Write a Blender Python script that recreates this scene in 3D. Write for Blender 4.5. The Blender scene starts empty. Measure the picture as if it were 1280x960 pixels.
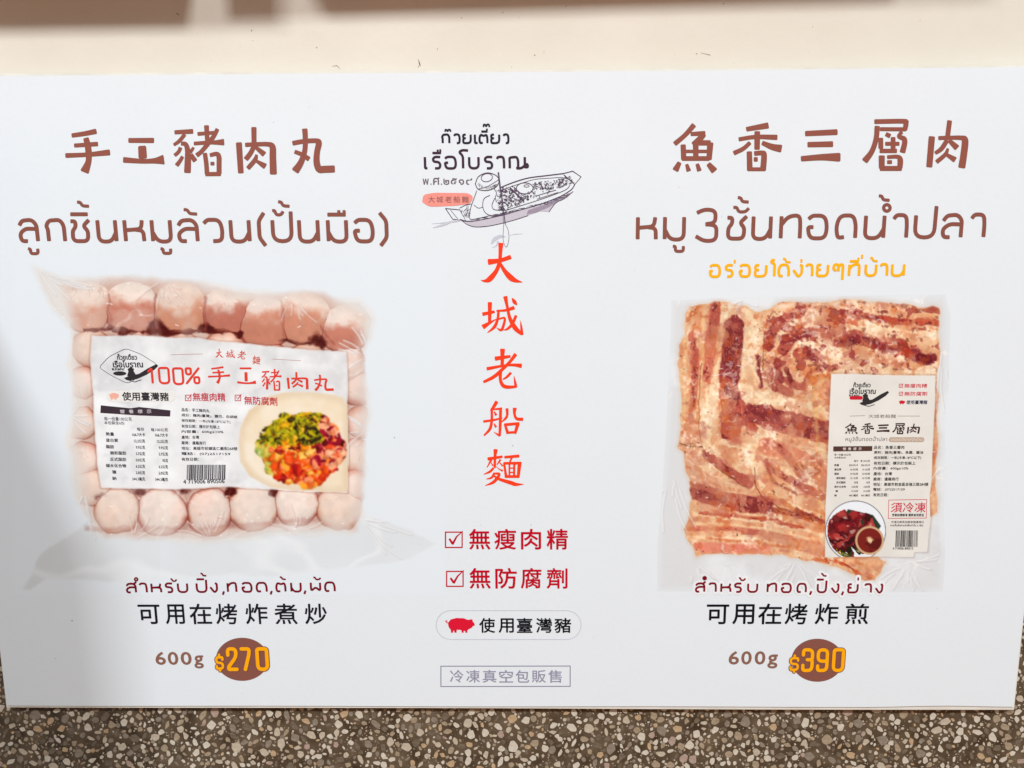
import bpy, bmesh, math, random
import numpy as np
from mathutils import Matrix, Vector

SC = bpy.context.scene
COL = SC.collection
random.seed(7)
rng = np.random.default_rng(11)

# ------------------------------------------------------------------ camera
F = 1000.0                       # focal length in photo pixels (1280 wide)
T0 = 0.70                        # metres from lens to the board along the axis
def nrm(v):
    v = np.array(v, float); return v / np.linalg.norm(v)
dn = nrm((700 - 640, 6283 - 480, F))              # wall's "down" in camera axes
rt = np.array((69640.0, -236.0, -1000.0)); rt = nrm(rt - dn * rt.dot(dn))
fw = np.cross(rt, dn)
AX = np.array((rt, fw, -dn))                      # camera axes -> world axes
CAMP = -AX.dot((0, 0, 1)) * T0
cam = bpy.data.cameras.new('camera'); camo = bpy.data.objects.new('camera', cam); COL.objects.link(camo)
cam.sensor_width = 36; cam.lens = 36 * F / 1280; cam.clip_start = 0.01; cam.clip_end = 100
cx, cy, cz = AX[:, 0], -AX[:, 1], -AX[:, 2]
camo.matrix_world = Matrix(((cx[0], cy[0], cz[0], CAMP[0]), (cx[1], cy[1], cz[1], CAMP[1]),
                            (cx[2], cy[2], cz[2], CAMP[2]), (0, 0, 0, 1)))
SC.camera = camo

def W(px, py, y=0.0):
    """place on the vertical plane at depth y that the photo shows at px, py"""
    c = AX.dot(((px - 640) / F, (py - 480) / F, 1.0))
    t = (y - CAMP[1]) / c[1]
    return (CAMP[0] + c[0] * t, y, CAMP[2] + c[2] * t)
def WA(X, Y, y=0.0):
    cxx = (X - 640) / F; cyy = (Y - 480) / F
    d = [AX[i, 0] * cxx + AX[i, 1] * cyy + AX[i, 2] for i in range(3)]
    t = (y - CAMP[1]) / d[1]
    return np.stack((CAMP[0] + d[0] * t, np.full_like(t, y), CAMP[2] + d[2] * t), -1)

# ------------------------------------------------------------------ light
wd = bpy.data.worlds.new('World'); SC.world = wd; wd.use_nodes = True
bg = wd.node_tree.nodes['Background']
# a room: pale ceiling above, brown floor below
_N, _L = wd.node_tree.nodes, wd.node_tree.links
_tc = _N.new('ShaderNodeTexCoord'); _sp = _N.new('ShaderNodeSeparateXYZ'); _rp = _N.new('ShaderNodeValToRGB'); _mr = _N.new('ShaderNodeMapRange')
_L.new(_tc.outputs['Generated'], _sp.inputs[0]); _L.new(_sp.outputs[2], _mr.inputs[0]); _mr.inputs[1].default_value = -1; _mr.inputs[2].default_value = 1
_L.new(_mr.outputs[0], _rp.inputs[0]); _L.new(_rp.outputs[0], bg.inputs[0])
_rp.color_ramp.elements[0].position = .40; _rp.color_ramp.elements[0].color = (.66, .25, .05, 1)
_rp.color_ramp.elements[1].position = .70; _rp.color_ramp.elements[1].color = (.74, .92, 1.0, 1)
bg.inputs[1].default_value = 0.50
def area(name, loc, target, size, power, color):
    l = bpy.data.lights.new(name, 'AREA'); l.shape = 'RECTANGLE'; l.size = size[0]; l.size_y = size[1]
    l.energy = power; l.color = color
    o = bpy.data.objects.new(name, l); COL.objects.link(o); o.location = loc
    o.rotation_euler = (Vector(target) - Vector(loc)).to_track_quat('-Z', 'Y').to_euler()
    return o
area('lamp_right', (0.50, -4.3, 3.58), (0.0, 0, 0), (0.36, 0.28), 150, (.95, .985, 1.0))
area('lamp_left', (-1.72, -4.3, 3.58), (-0.1, 0, 0), (0.56, 0.30), 176, (.95, .985, 1.0))
vs = SC.view_settings
vs.view_transform = 'Standard'; vs.look = 'None'; vs.exposure = 0.06; vs.gamma = 1; vs.use_curve_mapping = False

# ------------------------------------------------------------------ helpers
def lin(c):
    return tuple(((v / 255) / 12.92 if v / 255 <= 0.04045 else ((v / 255 + 0.055) / 1.055) ** 2.4) for v in c)
def link(name, me, parent=None, **props):
    o = bpy.data.objects.new(name, me); COL.objects.link(o)
    if parent: o.parent = parent
    for k, v in props.items(): o[k] = v
    return o
def nodes(name):
    m = bpy.data.materials.new(name); m.use_nodes = True
    return m, m.node_tree.nodes, m.node_tree.links, m.node_tree.nodes['Principled BSDF']
MATS = {}
def ink(rgb, rough=0.5, grain=0.05, scale=900):
    key = (tuple(rgb), rough, grain)
    if key in MATS: return MATS[key]
    m, N, L, p = nodes('printed_ink')
    c = lin(rgb)
    tc = N.new('ShaderNodeTexCoord'); nz = N.new('ShaderNodeTexNoise'); nz.inputs['Scale'].default_value = scale; nz.inputs['Detail'].default_value = 3
    L.new(tc.outputs['Object'], nz.inputs['Vector'])
    mp = N.new('ShaderNodeMapRange'); mp.inputs[1].default_value = .3; mp.inputs[2].default_value = .7
    mp.inputs[3].default_value = 1 - grain; mp.inputs[4].default_value = 1 + grain; L.new(nz.outputs[0], mp.inputs[0])
    mx = N.new('ShaderNodeMix'); mx.data_type = 'RGBA'; mx.blend_type = 'MULTIPLY'; mx.inputs[0].default_value = 1
    mx.inputs[6].default_value = (*c, 1); L.new(mp.outputs[0], mx.inputs[7]); L.new(mx.outputs[2], p.inputs['Base Color'])
    p.inputs['Roughness'].default_value = rough; p.inputs['Specular IOR Level'].default_value = .16
    MATS[key] = m
    return m

def fillet(pts, r, n=5):
    """polyline with rounded corners; pts (x, y); r corner radius"""
    if len(pts) < 3 or r <= 0: return [tuple(p) for p in pts]
    out = [tuple(pts[0])]
    for a, b, c in zip(pts, pts[1:], pts[2:]):
        a, b, c = map(lambda q: np.array(q, float), (a, b, c))
        la, lc = np.linalg.norm(a - b), np.linalg.norm(c - b)
        if la < 1e-6 or lc < 1e-6: continue
        k = min(r, la * .48, lc * .48)
        p0 = b + (a - b) / la * k; p1 = b + (c - b) / lc * k
        for i in range(n + 1):
            t = i / n
            out.append(tuple((1 - t) ** 2 * p0 + 2 * t * (1 - t) * b + t * t * p1))
    out.append(tuple(pts[-1]))
    return out
def spline(pts, n=6):
    """Catmull-Rom through points of any dimension"""
    P = [np.array(p, float) for p in pts]
    if len(P) < 3: return [tuple(p) for p in P]
    P = [2 * P[0] - P[1]] + P + [2 * P[-1] - P[-2]]
    out = []
    for i in range(1, len(P) - 2):
        p0, p1, p2, p3 = P[i - 1:i + 3]
        for k in range(n):
            t = k / n
            out.append(tuple(.5 * (2 * p1 + (p2 - p0) * t + (2 * p0 - 5 * p1 + 4 * p2 - p3) * t * t + (3 * p1 - p0 - 3 * p2 + p3) * t ** 3)))
    out.append(tuple(P[-2]))
    return out

GC = {}
def glyph(text, bold=0.0):
    """outline of a line of lettering as flat faces (verts, faces), em units"""
    key = (text, bold)
    if key not in GC:
        c = bpy.data.curves.new('lettering', 'FONT'); c.body = text; c.resolution_u = 3; c.offset = bold
        o = bpy.data.objects.new('lettering', c); COL.objects.link(o)
        bpy.context.view_layer.update()
        me = bpy.data.meshes.new_from_object(o.evaluated_get(bpy.context.evaluated_depsgraph_get()))
        V = np.array([(v.co.x, v.co.y) for v in me.vertices]) if len(me.vertices) else np.zeros((0, 2))
        Fc = [tuple(p.vertices) for p in me.polygons]
        bpy.data.objects.remove(o); bpy.data.curves.remove(c); bpy.data.meshes.remove(me)
        GC[key] = (V, Fc)
    return GC[key]

def plumb(x, y, ym):
    """x of an upright line of the board that passes through x at height ym"""
    return 700 + (x - 700) * (6283 - y) / (6283 - ym)
class Ink:
    """flat print on the sheet: every mark lies a few microns above the last"""
    STEP = 3e-6; G = 8e-7
    def __init__(s, level):
        s.V = []; s.F = []; s.y0 = s.y = -level * 3e-5; s.k = 0
    def bump(s):
        s.k += 1; s.y = s.y0 - (s.k % 37) * s.STEP - (s.k // 37 % 5) * 5e-7
    def poly(s, pts):
        pts = [p for i, p in enumerate(pts) if i == 0 or abs(p[0] - pts[i - 1][0]) + abs(p[1] - pts[i - 1][1]) > 1e-5]
        b = len(s.V); s.V += [W(x, y, s.y) for x, y in pts]; s.F.append(tuple(range(b, b + len(pts)))); s.bump()
    def stroke(s, pts, w=None, cap='round'):
        """pts (x, y[, width]) in photo pixels"""
        P = [(p[0], p[1], (p[2] if len(p) > 2 else w)) for p in pts]
        Q = [P[0]]
        for p in P[1:]:
            if math.hypot(p[0] - Q[-1][0], p[1] - Q[-1][1]) > 0.05: Q.append(p)
        P = Q
        if len(P) < 2: return
        L = []; R = []
        if cap == 'soft' or cap == 'flat':      # ends a little rounded, as ink dries
            for e, f in ((0, 1), (-1, -2)):
                x, y, ww = P[e]; dx, dy = P[f][0] - x, P[f][1] - y; l = math.hypot(dx, dy); k = min(ww * .13, l * .4)
                q = (x + dx / l * k, y + dy / l * k, ww + (P[f][2] - ww) * k / l); tip = (x, y, ww * .74)
                if e == 0: P = [tip, q] + P[1:]
                else: P = P[:-1] + [q, tip]
        for i, (x, y, ww) in enumerate(P):
            a = P[max(0, i - 1)]; c = P[min(len(P) - 1, i + 1)]
            dx, dy = c[0] - a[0], c[1] - a[1]; l = math.hypot(dx, dy) or 1
            nx, ny = -dy / l * ww / 2, dx / l * ww / 2
            L.append((x + nx, y + ny)); R.append((x - nx, y - ny))
        b = len(s.V); n = len(P)
        for i, (a, c) in enumerate(zip(L, R)): s.V.append(W(*a, s.y - i * s.G)); s.V.append(W(*c, s.y - i * s.G))
        for i in range(n - 1): s.F.append((b + 2 * i, b + 2 * i + 1, b + 2 * i + 3, b + 2 * i + 2))
        if cap == 'round':
            for i, j in ((0, 1), (n - 1, n - 2)):
                x, y, ww = P[i]; a0 = math.atan2(y - P[j][1], x - P[j][0])
                k = len(s.V); m = 6
                for q in range(1, m):
                    t = a0 - math.pi / 2 + math.pi * q / m
                    s.V.append(W(x + math.cos(t) * ww / 2, y + math.sin(t) * ww / 2, s.y - i * s.G))
                e = (b + 2 * i, b + 2 * i + 1)
                s.F.append((e[1], *range(k, k + m - 1), e[0]) if i else (e[0], *range(k, k + m - 1), e[1]))
        s.bump()
    def text(s, t, x0, y0, x1, y1, bold=0.0, x1y=0.0, warp=None):
        """lettering fitted to a box given in photo pixels; x1y tilts the line"""
        V, Fc = glyph(t)
        if not len(V): return
        mn, mx = V.min(0), V.max(0); sz = np.maximum(mx - mn, 1e-6); em = (y1 - y0) / sz[1]
        e = bold * abs(em); x0 += e; x1 -= e; y0 += e; y1 -= e
        for ox, oy in (((0, 0),) if e < .02 else ((-.7, -.7), (.7, -.7), (-.7, .7), (.7, .7), (-1, 0), (1, 0), (0, 1), (0, -1))):
            b = len(s.V)
            for vx, vy in V:
                u = (vx - mn[0]) / sz[0]; q = (vy - mn[1]) / sz[1]
                Y = y1 + (y0 - y1) * q; X = plumb(x0 + u * (x1 - x0), Y, (y0 + y1) / 2); Y += x1y * u
                s.V.append(W(X + ox * e, Y + oy * e, s.y))
            s.F += [tuple(b + i for i in f) for f in Fc]
            s.bump()
    def ring(s, pts, w):
        n = len(pts); b = len(s.V)
        for i, (x, y) in enumerate(pts):
            a = pts[i - 1]; c = pts[(i + 1) % n]; dx, dy = c[0] - a[0], c[1] - a[1]; l = math.hypot(dx, dy) or 1
            nx, ny = -dy / l * w / 2, dx / l * w / 2
            s.V.append(W(x + nx, y + ny, s.y)); s.V.append(W(x - nx, y - ny, s.y))
        for i in range(n):
            j = (i + 1) % n; s.F.append((b + 2 * i, b + 2 * i + 1, b + 2 * j + 1, b + 2 * j))
        s.bump()
    def build(s, name, mat, parent, **props):
        me = bpy.data.meshes.new(name); me.from_pydata(s.V, [], s.F); me.materials.append(mat)
        bm = bmesh.new(); bm.from_mesh(me)
        flip = [f for f in bm.faces if f.normal.y > 0]
        bmesh.ops.reverse_faces(bm, faces=flip); bm.to_mesh(me); bm.free()
        return link(name, me, parent, **props)

def ell(x, y, rx, ry, n=40, a0=0.0, rot=0.0):
    out = []
    for i in range(n):
        t = 2 * math.pi * i / n + a0; u, v = rx * math.cos(t), ry * math.sin(t)
        out.append((x + u * math.cos(rot) - v * math.sin(rot), y + u * math.sin(rot) + v * math.cos(rot)))
    return out
def pill(x0, y0, x1, y1, n=12):
    r = (y1 - y0) / 2; yc = (y0 + y1) / 2
    return [(x1 - r + r * math.sin(math.pi * i / n), yc - r * math.cos(math.pi * i / n)) for i in range(n + 1)] + \
           [(x0 + r - r * math.sin(math.pi * i / n), yc + r * math.cos(math.pi * i / n)) for i in range(n + 1)]

# ------------------------------------------------------------------ stroke lettering: brush characters
# each: origin x, origin y, scale of the tracing; strokes of x, y, width
BR = {}
def brush(key, ox, oy, sc, txt):
    S = []
    for ln in txt.strip().split('\n'):
        if not ln.strip(): continue
        S.append([tuple(float(v) for v in p.split(',')) for p in ln.split()])
    S = [[(ox + x / sc, oy + y / sc, w / sc) for x, y, w in s] for s in S]
    xs = [x for s in S for x, y, w in s]; ys = [y for s in S for x, y, w in s]
    BR[key] = (S, (min(xs), min(ys), max(xs), max(ys)))
brush('手', 60, 140, 6.4, '''188,188,34 290,173,38 388,153,42
208,268,32 400,255,36
138,348,38 320,340,36 496,322,48
302,206,44 318,270,50 325,340,50 322,400,48 290,482,72''')
brush('工', 60, 140, 6.4, '''642,227,38 848,227,42
752,270,64 758,372,68
600,382,46 750,393,38 850,390,44 928,380,80''')
brush('豬', 210, 140, 10.667, '''85,270,54 335,257,64
225,295,50 150,385,50 75,440,40
172,420,50 235,430,60 262,520,72 264,640,84 258,812,90
168,470,50 140,530,48 85,580,48
195,590,46 160,650,50 112,715,58
342,470,36 295,540,46
300,565,60 365,655,66
512,176,66 518,300,60 525,400,60
392,292,50 640,272,46
660,222,52 610,320,58 540,410,62 450,520,56 378,580,62
343,420,48 550,405,52 640,405,60 748,400,88
490,545,58 510,690,60 520,830,62
556,575,50 650,558,58 678,600,66 680,700,66 680,825,66
495,828,54 705,825,56
565,687,48 618,687,48''')
brush('肉', 280, 140, 8, '''148,303,60 168,612,56
298,150,52 300,330,48
304,330,46 265,410,48 215,475,50
210,328,42 320,322,42 440,322,46 484,348,62 488,450,66 493,624,70
312,348,34 405,425,58
326,425,26 308,480,44 236,565,44
325,490,30 415,545,60''')
brush('丸', 280, 140, 8, '''806,165,54 812,250,52 808,380,50 770,500,60 708,595,78
683,312,46 800,292,46 925,287,48 948,312,60 930,400,58 926,500,64 950,570,68 1005,572,70 1108,568,70
705,395,40 780,425,42 852,472,50''')
brush('魚', 830, 140, 7.529, '''285,118,50 200,215,44 98,302,46
250,207,38 390,200,46
378,205,50 340,250,56 275,310,56
180,305,50 186,450,50
285,290,50 440,290,50
436,285,60 424,450,50
168,437,44 430,437,44
190,370,32 440,370,32
298,290,54 300,440,50
148,472,40 105,552,62
213,490,30 234,558,46
312,486,34 334,556,46
415,485,44 478,558,68''')
brush('香', 830, 140, 7.529, '''773,162,42 985,125,58
878,180,54 876,354,52
702,257,38 860,234,40 1068,238,50
812,286,38 745,345,40 655,388,44
922,288,40 1020,328,58 1108,345,74
803,370,50 808,552,54
848,390,44 925,385,46 942,410,54 932,552,56
785,538,36 955,538,36
845,445,42 883,445,42''')
brush('三', 820, 140, 3.0476, '''568,82,20 692,76,22
577,124,20 675,122,22
552,178,20 630,172,24 703,172,34''')
brush('層', 1060, 140, 7.529, '''248,90,44 520,86,44 546,104,48 535,172,44
300,160,36 548,162,38
276,130,50 265,250,48 225,370,50 155,465,62
355,205,38 400,228,42
508,185,36 478,228,34 525,250,48 534,290,50 512,382,54
308,242,46 310,345,46
298,365,40 462,365,40
425,235,44 425,360,46
350,298,36 485,298,36
318,408,58 318,532,54
300,530,46 508,530,46
368,424,34 465,420,38 492,450,52 488,530,50
368,472,36 415,470,36''')
brush('肉2', 1060, 140, 7.529, '''790,228,60 765,520,58
957,78,46 938,230,46
850,245,38 950,242,38 1068,243,44 1102,268,62 1090,400,64 1070,527,68
935,262,44 880,345,44 820,388,34
950,265,36 1030,340,60
942,342,24 915,400,38 832,472,42
925,398,30 1012,452,56''')
brush('大', 590, 295, 7.385, '''267,63,48 262,150,34 258,245,34
146,240,56 260,225,38 360,192,40
256,238,34 225,320,38 165,395,50 120,414,26 82,408,5
258,250,26 300,320,38 355,382,54 400,410,38 465,427,4''')
brush('城', 590, 295, 7.385, '''165,610,40 162,800,28
95,722,34 210,698,24
98,842,48 160,803,26 228,765,6
306,555,40 325,650,26 350,760,32 400,850,44 462,908,24
463,914,26 455,840,20 447,780,3
225,690,16 310,685,24 392,660,36
245,690,24 236,770,24 205,840,28 142,893,7
240,768,14 300,757,20 292,820,24 268,868,24 225,845,4
408,732,26 372,810,26 330,855,22 288,869,5
370,573,10 392,608,36 416,636,8''')
brush('老', 590, 425, 7.385, '''282,80,46 280,160,34 278,245,30
210,172,40 356,150,24
135,266,32 290,237,22 380,230,26 460,238,42
405,128,34 350,200,28 280,270,30 200,340,32 105,388,24
262,280,34 262,365,28 285,418,34 330,434,32 408,430,22
406,438,26 398,390,22 387,330,3
360,300,24 320,342,22 283,364,10''')
brush('船', 590, 490, 7.385, '''230,85,32 200,135,28 168,170,6
182,150,22 182,260,24 165,340,26 110,402,14
190,160,14 278,152,22
264,150,26 260,300,26 255,406,22
257,404,24 200,368,3
103,272,22 200,258,20 280,238,12
203,178,9 224,215,26
203,290,9 222,325,24
322,150,28 325,210,22 310,242,22 272,277,7
395,145,38 392,200,24 412,245,26 472,252,32
302,295,20 332,385,28
298,302,26 438,290,26
424,290,34 396,385,24
325,375,22 408,370,22''')
brush('麵', 590, 490, 7.385, '''218,527,40 212,600,24 210,700,22
143,618,30 282,596,22
178,625,22 138,697,7
175,650,8 194,682,14
264,622,20 230,672,9
250,645,8 284,684,16
200,700,20 165,735,22 108,760,7
225,688,6 252,712,10 285,728,20
208,745,20 180,790,20 132,803,7
205,752,18 252,760,24 200,830,28 122,864,6
190,765,14 250,803,26 360,838,36 402,852,32 477,852,4
298,602,24 437,590,28
372,595,20 345,655,13
295,650,18 316,792,26
293,658,24 457,656,26
440,656,36 425,792,26
310,780,26 432,780,26
345,665,16 345,780,16
390,665,20 388,780,20
345,702,12 390,702,12
345,742,12 390,742,12''')
def put_brush(I, key, box=None, k=1.0):
    S, (a, b, c, d) = BR[key]
    for s in S:
        q = s
        if box:
            x0, y0, x1, y1 = box; sx, sy = (x1 - x0) / (c - a), (y1 - y0) / (d - b)
            q = [(x0 + (x - a) * sx, y0 + (y - b) * sy, w * (sx + sy) / 2 * k) for x, y, w in s]
        I.stroke(spline(q) if len(q) > 2 else q, cap='flat')

# ------------------------------------------------------------------ stroke lettering: rounded Thai letters
# strokes in a box, x 0..1, y 0 (base) .. 1 (top of body)
TH = {
 'ล': [[(.02, .74), (.2, .98), (.75, 1.02), (1, .78), (1, 0)], [(.98, .58), (.35, .6), (.0, .35), (.08, 0), (.42, .0)]],
 'ส': [[(.02, .74), (.2, .98), (.75, 1.02), (1, .78), (1, 0)], [(.98, .58), (.35, .6), (.0, .35), (.08, 0), (.42, .0)], [(.8, .93), (1.12, 1.22)]],
 'ก': [[(.06, 0), (.06, .56), (-.02, .72), (.15, .98), (.8, 1.02), (1, .75), (1, 0)]],
 'ช': [[(0.0, .95), (.28, .95), (.28, .68), (.08, .5), (.05, .0), (.95, 0), (.98, .5), (.72, .72), (1.1, 1.02)]],
 'น': [[(0, 1), (.0, -.02), (.72, -.02), (1, .42)], [(1, 1), (1, 0)]],
 'ห': [[(0, 1), (0, 0)], [(.95, 1), (.88, .58), (0, .52)], [(.55, .55), (.98, .5), (1, 0)]],
 'ม': [[(0, 1), (0, 0)], [(0, .45), (.28, -.02), (1, -.02), (1, 1)]],
 'ว': [[(0, .84), (.2, 1.02), (.85, 1.02), (1, .55), (.92, .02), (.45, 0)]],
 'ป': [[(0, 1), (0, 0), (.98, 0), (1, 1.42)]],
 'บ': [[(0, 1), (0, 0), (1, 0), (1, 1)]],
 'อ': [[(0, .86), (.2, 1.02), (.85, 1.02), (1, .5), (.9, -.01), (.1, -.01), (-.02, .5), (.28, .5)]],
 'ท': [[(0, 1), (0, 0)], [(0, .6), (.35, 1.0), (.95, 1.05), (1, .6), (1, 0)]],
 'ด': [[(1, 0), (1, .6), (.85, 1.02), (.15, 1.02), (-.03, .5), (.08, 0), (.42, .04)]],
 'ต': [[(1, 0), (1, .6), (.9, 1.0), (.55, .82), (.15, 1.02), (-.03, .5), (.08, 0), (.42, .04)]],
 'า': [[(0, .84), (.2, 1.02), (.9, 1.02), (1, .6), (1, 0)]],
 'ร': [[(1, 1.0), (.3, 1.02), (0, .85), (.1, .6), (.8, .55), (1, .3), (.85, 0), (.25, 0)]],
 'ย': [[(.35, 1), (0, .98), (0, .6), (.35, .55)], [(.12, .57), (0, .45), (0, 0), (1, 0), (1, 1)]],
 'ง': [[(.72, 1), (.98, .95), (.98, .25), (.7, 0), (.5, .02), (0, .55)]],
 'ผ': [[(0, 1), (0, 0), (.5, .52), (1, 0), (1, 1)]],
 'ไ': [[(.9, 0), (.9, 1.1), (.1, 1.25), (.3, 1.45), (.9, 1.42)]],
 'โ': [[(.45, 0), (.45, 1.1), (.05, 1.45), (.4, 1.62), (1, 1.58)]],
 'เ': [[(.2, 1), (.2, 0), (.8, .02)]],
 'ๆ': [[(.35, .45), (0, .6), (.1, 1.02), (.5, 1.02), (.55, .4)], [(.52, .7), (.7, 1.02), (1, 1), (1, -.35)]],
 'ณ': [[(.0, 0), (.0, .6), (-.02, .95), (.4, 1.02), (.48, .7), (.48, .12), (.4, 0), (.66, 0), (.86, .25)], [(.86, 1), (.86, .02)], [(.86, .1), (1.05, .1), (1.0, .4), (.86, .3)]],
 '3': [[(.0, .9), (.4, 1.02), (.95, .98), (.95, .58), (.45, .53)], [(.45, .53), (1.02, .5), (1.02, 0), (.4, -.02), (-.03, .14)]],
 '(': [[(1, 1), (.1, .75), (.1, .25), (1, 0)]], ')': [[(0, 1), (.9, .75), (.9, .25), (0, 0)]],
 'ิ': [[(0, 0), (.1, .4), (.9, .4), (1, 0), (0, 0)]],
 'bar': [[(0, 0), (1, 0)]],
 '้': [[(0, 1), (.28, .95), (.42, .2), (1, .1)]],
 'ั': [[(0, .9), (.22, .95), (.36, .1), (.8, .15), (1, .8)]],
 '่': [[(.5, 0), (.5, 1)]],
 '๊': [[(0, 0), (.05, 1), (.3, .9), (.45, .1), (.6, 1), (.9, 1), (1, 0)]],
 'ู': [[(0, 1), (.25, .9), (.25, 0), (1, 0), (1, 1)]],
 ',': [[(.6, 1), (0, 0)]],
 '0': [[(.5, 1), (.0, 1), (0, 0), (1, 0), (1, 1), (.5, 1)]],
 '1': [[(0, .75), (.7, 1.0), (.7, 0)]],
 '2': [[(0, .7), (0, 1), (1, 1), (1, .62), (0, .12), (.0, 0), (1, 0)]],
 '7': [[(0, 1), (1, 1), (.95, .75), (.35, 0)]],
 'n3': [[(0, .75), (0, 1), (1, 1), (1, .52), (.45, .52)], [(.45, .52), (1, .52), (1, 0), (0, 0), (0, .25)]],
 '9': [[(1, .45), (0, .45), (0, 1), (1, 1), (1, 0), (0, 0), (0, .22)]],
 '$': [[(1, .72), (1, .88), (0, .88), (0, .52), (1, .5), (1, .14), (0, .14), (0, .3)], [(.5, 1.05), (.5, .88)], [(.5, .14), (.5, 0)]],
 '%': [[(1, 1), (.0, 0)], [(.2, 1), (0, 1), (0, .6), (.38, .6), (.38, 1), (.18, 1)], [(.8, .4), (.62, .4), (.62, 0), (1, 0), (1, .4), (.8, .4)]],
}
def put_th(I, g, x0, yt, x1, yb, w, r=None, cap='soft'):
    """g in the box whose body top is yt and base yb, photo pixels"""
    for s in TH[g]:
        q = [(plumb(x0 + x * (x1 - x0), yb + (yt - yb) * y, (yt + yb) / 2), yb + (yt - yb) * y) for x, y in s]
        rr = max(w * .56, abs(x1 - x0) * .42 if r is None else r)
        I.stroke(fillet(q, rr), w, cap)
def th_line(I, o, sc, yt, yb, w, items, slope=0.0, refx=0.0, grow=0.0, corr=1.0):
    """items (glyph, x0, x1[, ytop, ybase]) in tracing coordinates with origin o, scale sc"""
    for it in items:
        g, x0, x1 = it[:3]; a, b = (it[3], it[4]) if len(it) > 3 else (yt, yb)
        if len(it) <= 3: dy = slope * (x0 - refx)
        else: dy = 0
        X0, X1 = o[0] + x0 / sc, o[0] + x1 / sc; A, B = o[1] + (a + dy) / sc, o[1] + (b + dy) / sc
        if g == 'o':
            r = (X1 - X0) / 2; e = ell((X0 + X1) / 2, (A + B) / 2, r, r, 18); I.ring(e, w / sc * .85 + grow); continue
        k = 0.8 if g in '้ั่๊ิู' else 1.0
        put_th(I, g, X0, A, X1, B, w / sc * k + grow, r=(min(abs(X1 - X0) * .47, abs(A - B) * .45)), cap='round' if grow else 'soft')

# ------------------------------------------------------------------ materials of the place
def wall_material():
    m, N, L, p = nodes('cream_paint')
    tc = N.new('ShaderNodeTexCoord')
    def noise(s, d=4, r=.55):
        n = N.new('ShaderNodeTexNoise'); n.inputs['Scale'].default_value = s; n.inputs['Detail'].default_value = d; n.inputs['Roughness'].default_value = r
        L.new(tc.outputs['Object'], n.inputs['Vector']); return n
    a = noise(7, 5); rp = N.new('ShaderNodeValToRGB'); L.new(a.outputs[0], rp.inputs[0])
    rp.color_ramp.elements[0].position = .3; rp.color_ramp.elements[0].color = (.71, .66, .565, 1)
    rp.color_ramp.elements[1].position = .7; rp.color_ramp.elements[1].color = (.77, .725, .635, 1)
    b = noise(260, 2); mr = N.new('ShaderNodeMapRange'); mr.inputs[1].default_value = .745; mr.inputs[2].default_value = .80; L.new(b.outputs[0], mr.inputs[0])
    mx = N.new('ShaderNodeMix'); mx.data_type = 'RGBA'; L.new(mr.outputs[0], mx.inputs[0]); L.new(rp.outputs[0], mx.inputs[6]); mx.inputs[7].default_value = (.25, .17, .1, 1)
    L.new(mx.outputs[2], p.inputs['Base Color'])
    c = noise(60, 6, .7); bp = N.new('ShaderNodeBump'); bp.inputs['Strength'].default_value = .22; bp.inputs['Distance'].default_value = .0015
    L.new(c.outputs[0], bp.inputs['Height']); L.new(bp.outputs[0], p.inputs['Normal']); p.inputs['Roughness'].default_value = .6
    return m
def simple(name, col, col2, scale, rough=.5, bump=.0, stretch=(1, 1, 1)):
    m, N, L, p = nodes(name)
    tc = N.new('ShaderNodeTexCoord'); mp = N.new('ShaderNodeMapping'); mp.inputs['Scale'].default_value = stretch
    L.new(tc.outputs['Object'], mp.inputs[0])
    n = N.new('ShaderNodeTexNoise'); n.inputs['Scale'].default_value = scale; n.inputs['Detail'].default_value = 6; L.new(mp.outputs[0], n.inputs['Vector'])
    rp = N.new('ShaderNodeValToRGB'); rp.color_ramp.elements[0].position = .3; rp.color_ramp.elements[1].position = .7
    rp.color_ramp.elements[0].color = (*col, 1); rp.color_ramp.elements[1].color = (*col2, 1)
    L.new(n.outputs[0], rp.inputs[0]); L.new(rp.outputs[0], p.inputs['Base Color']); p.inputs['Roughness'].default_value = rough
    if bump:
        bp = N.new('ShaderNodeBump'); bp.inputs['Strength'].default_value = bump; bp.inputs['Distance'].default_value = .001
        L.new(n.outputs[0], bp.inputs['Height']); L.new(bp.outputs[0], p.inputs['Normal'])
    return m
def box_mesh(name, x0, x1, y0, y1, z0, z1, mat, bev=0.0):
    bm = bmesh.new(); bmesh.ops.create_cube(bm, size=1)
    for v in bm.verts: v.co = ((x0 + x1) / 2 + v.co.x * (x1 - x0), (y0 + y1) / 2 + v.co.y * (y1 - y0), (z0 + z1) / 2 + v.co.z * (z1 - z0))
    if bev: bmesh.ops.bevel(bm, geom=bm.edges[:], offset=bev, segments=2, affect='EDGES')
    me = bpy.data.meshes.new(name); bm.to_mesh(me); bm.free(); me.materials.append(mat); return me

WALLY = 0.0145                       # wall face behind the sheet's front
split_z = W(640, 560, WALLY)[2]
wall = link('wall', box_mesh('wall', -2.2, 2.2, WALLY, WALLY + .12, split_z, 1.3, wall_material()), kind='structure')
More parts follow.
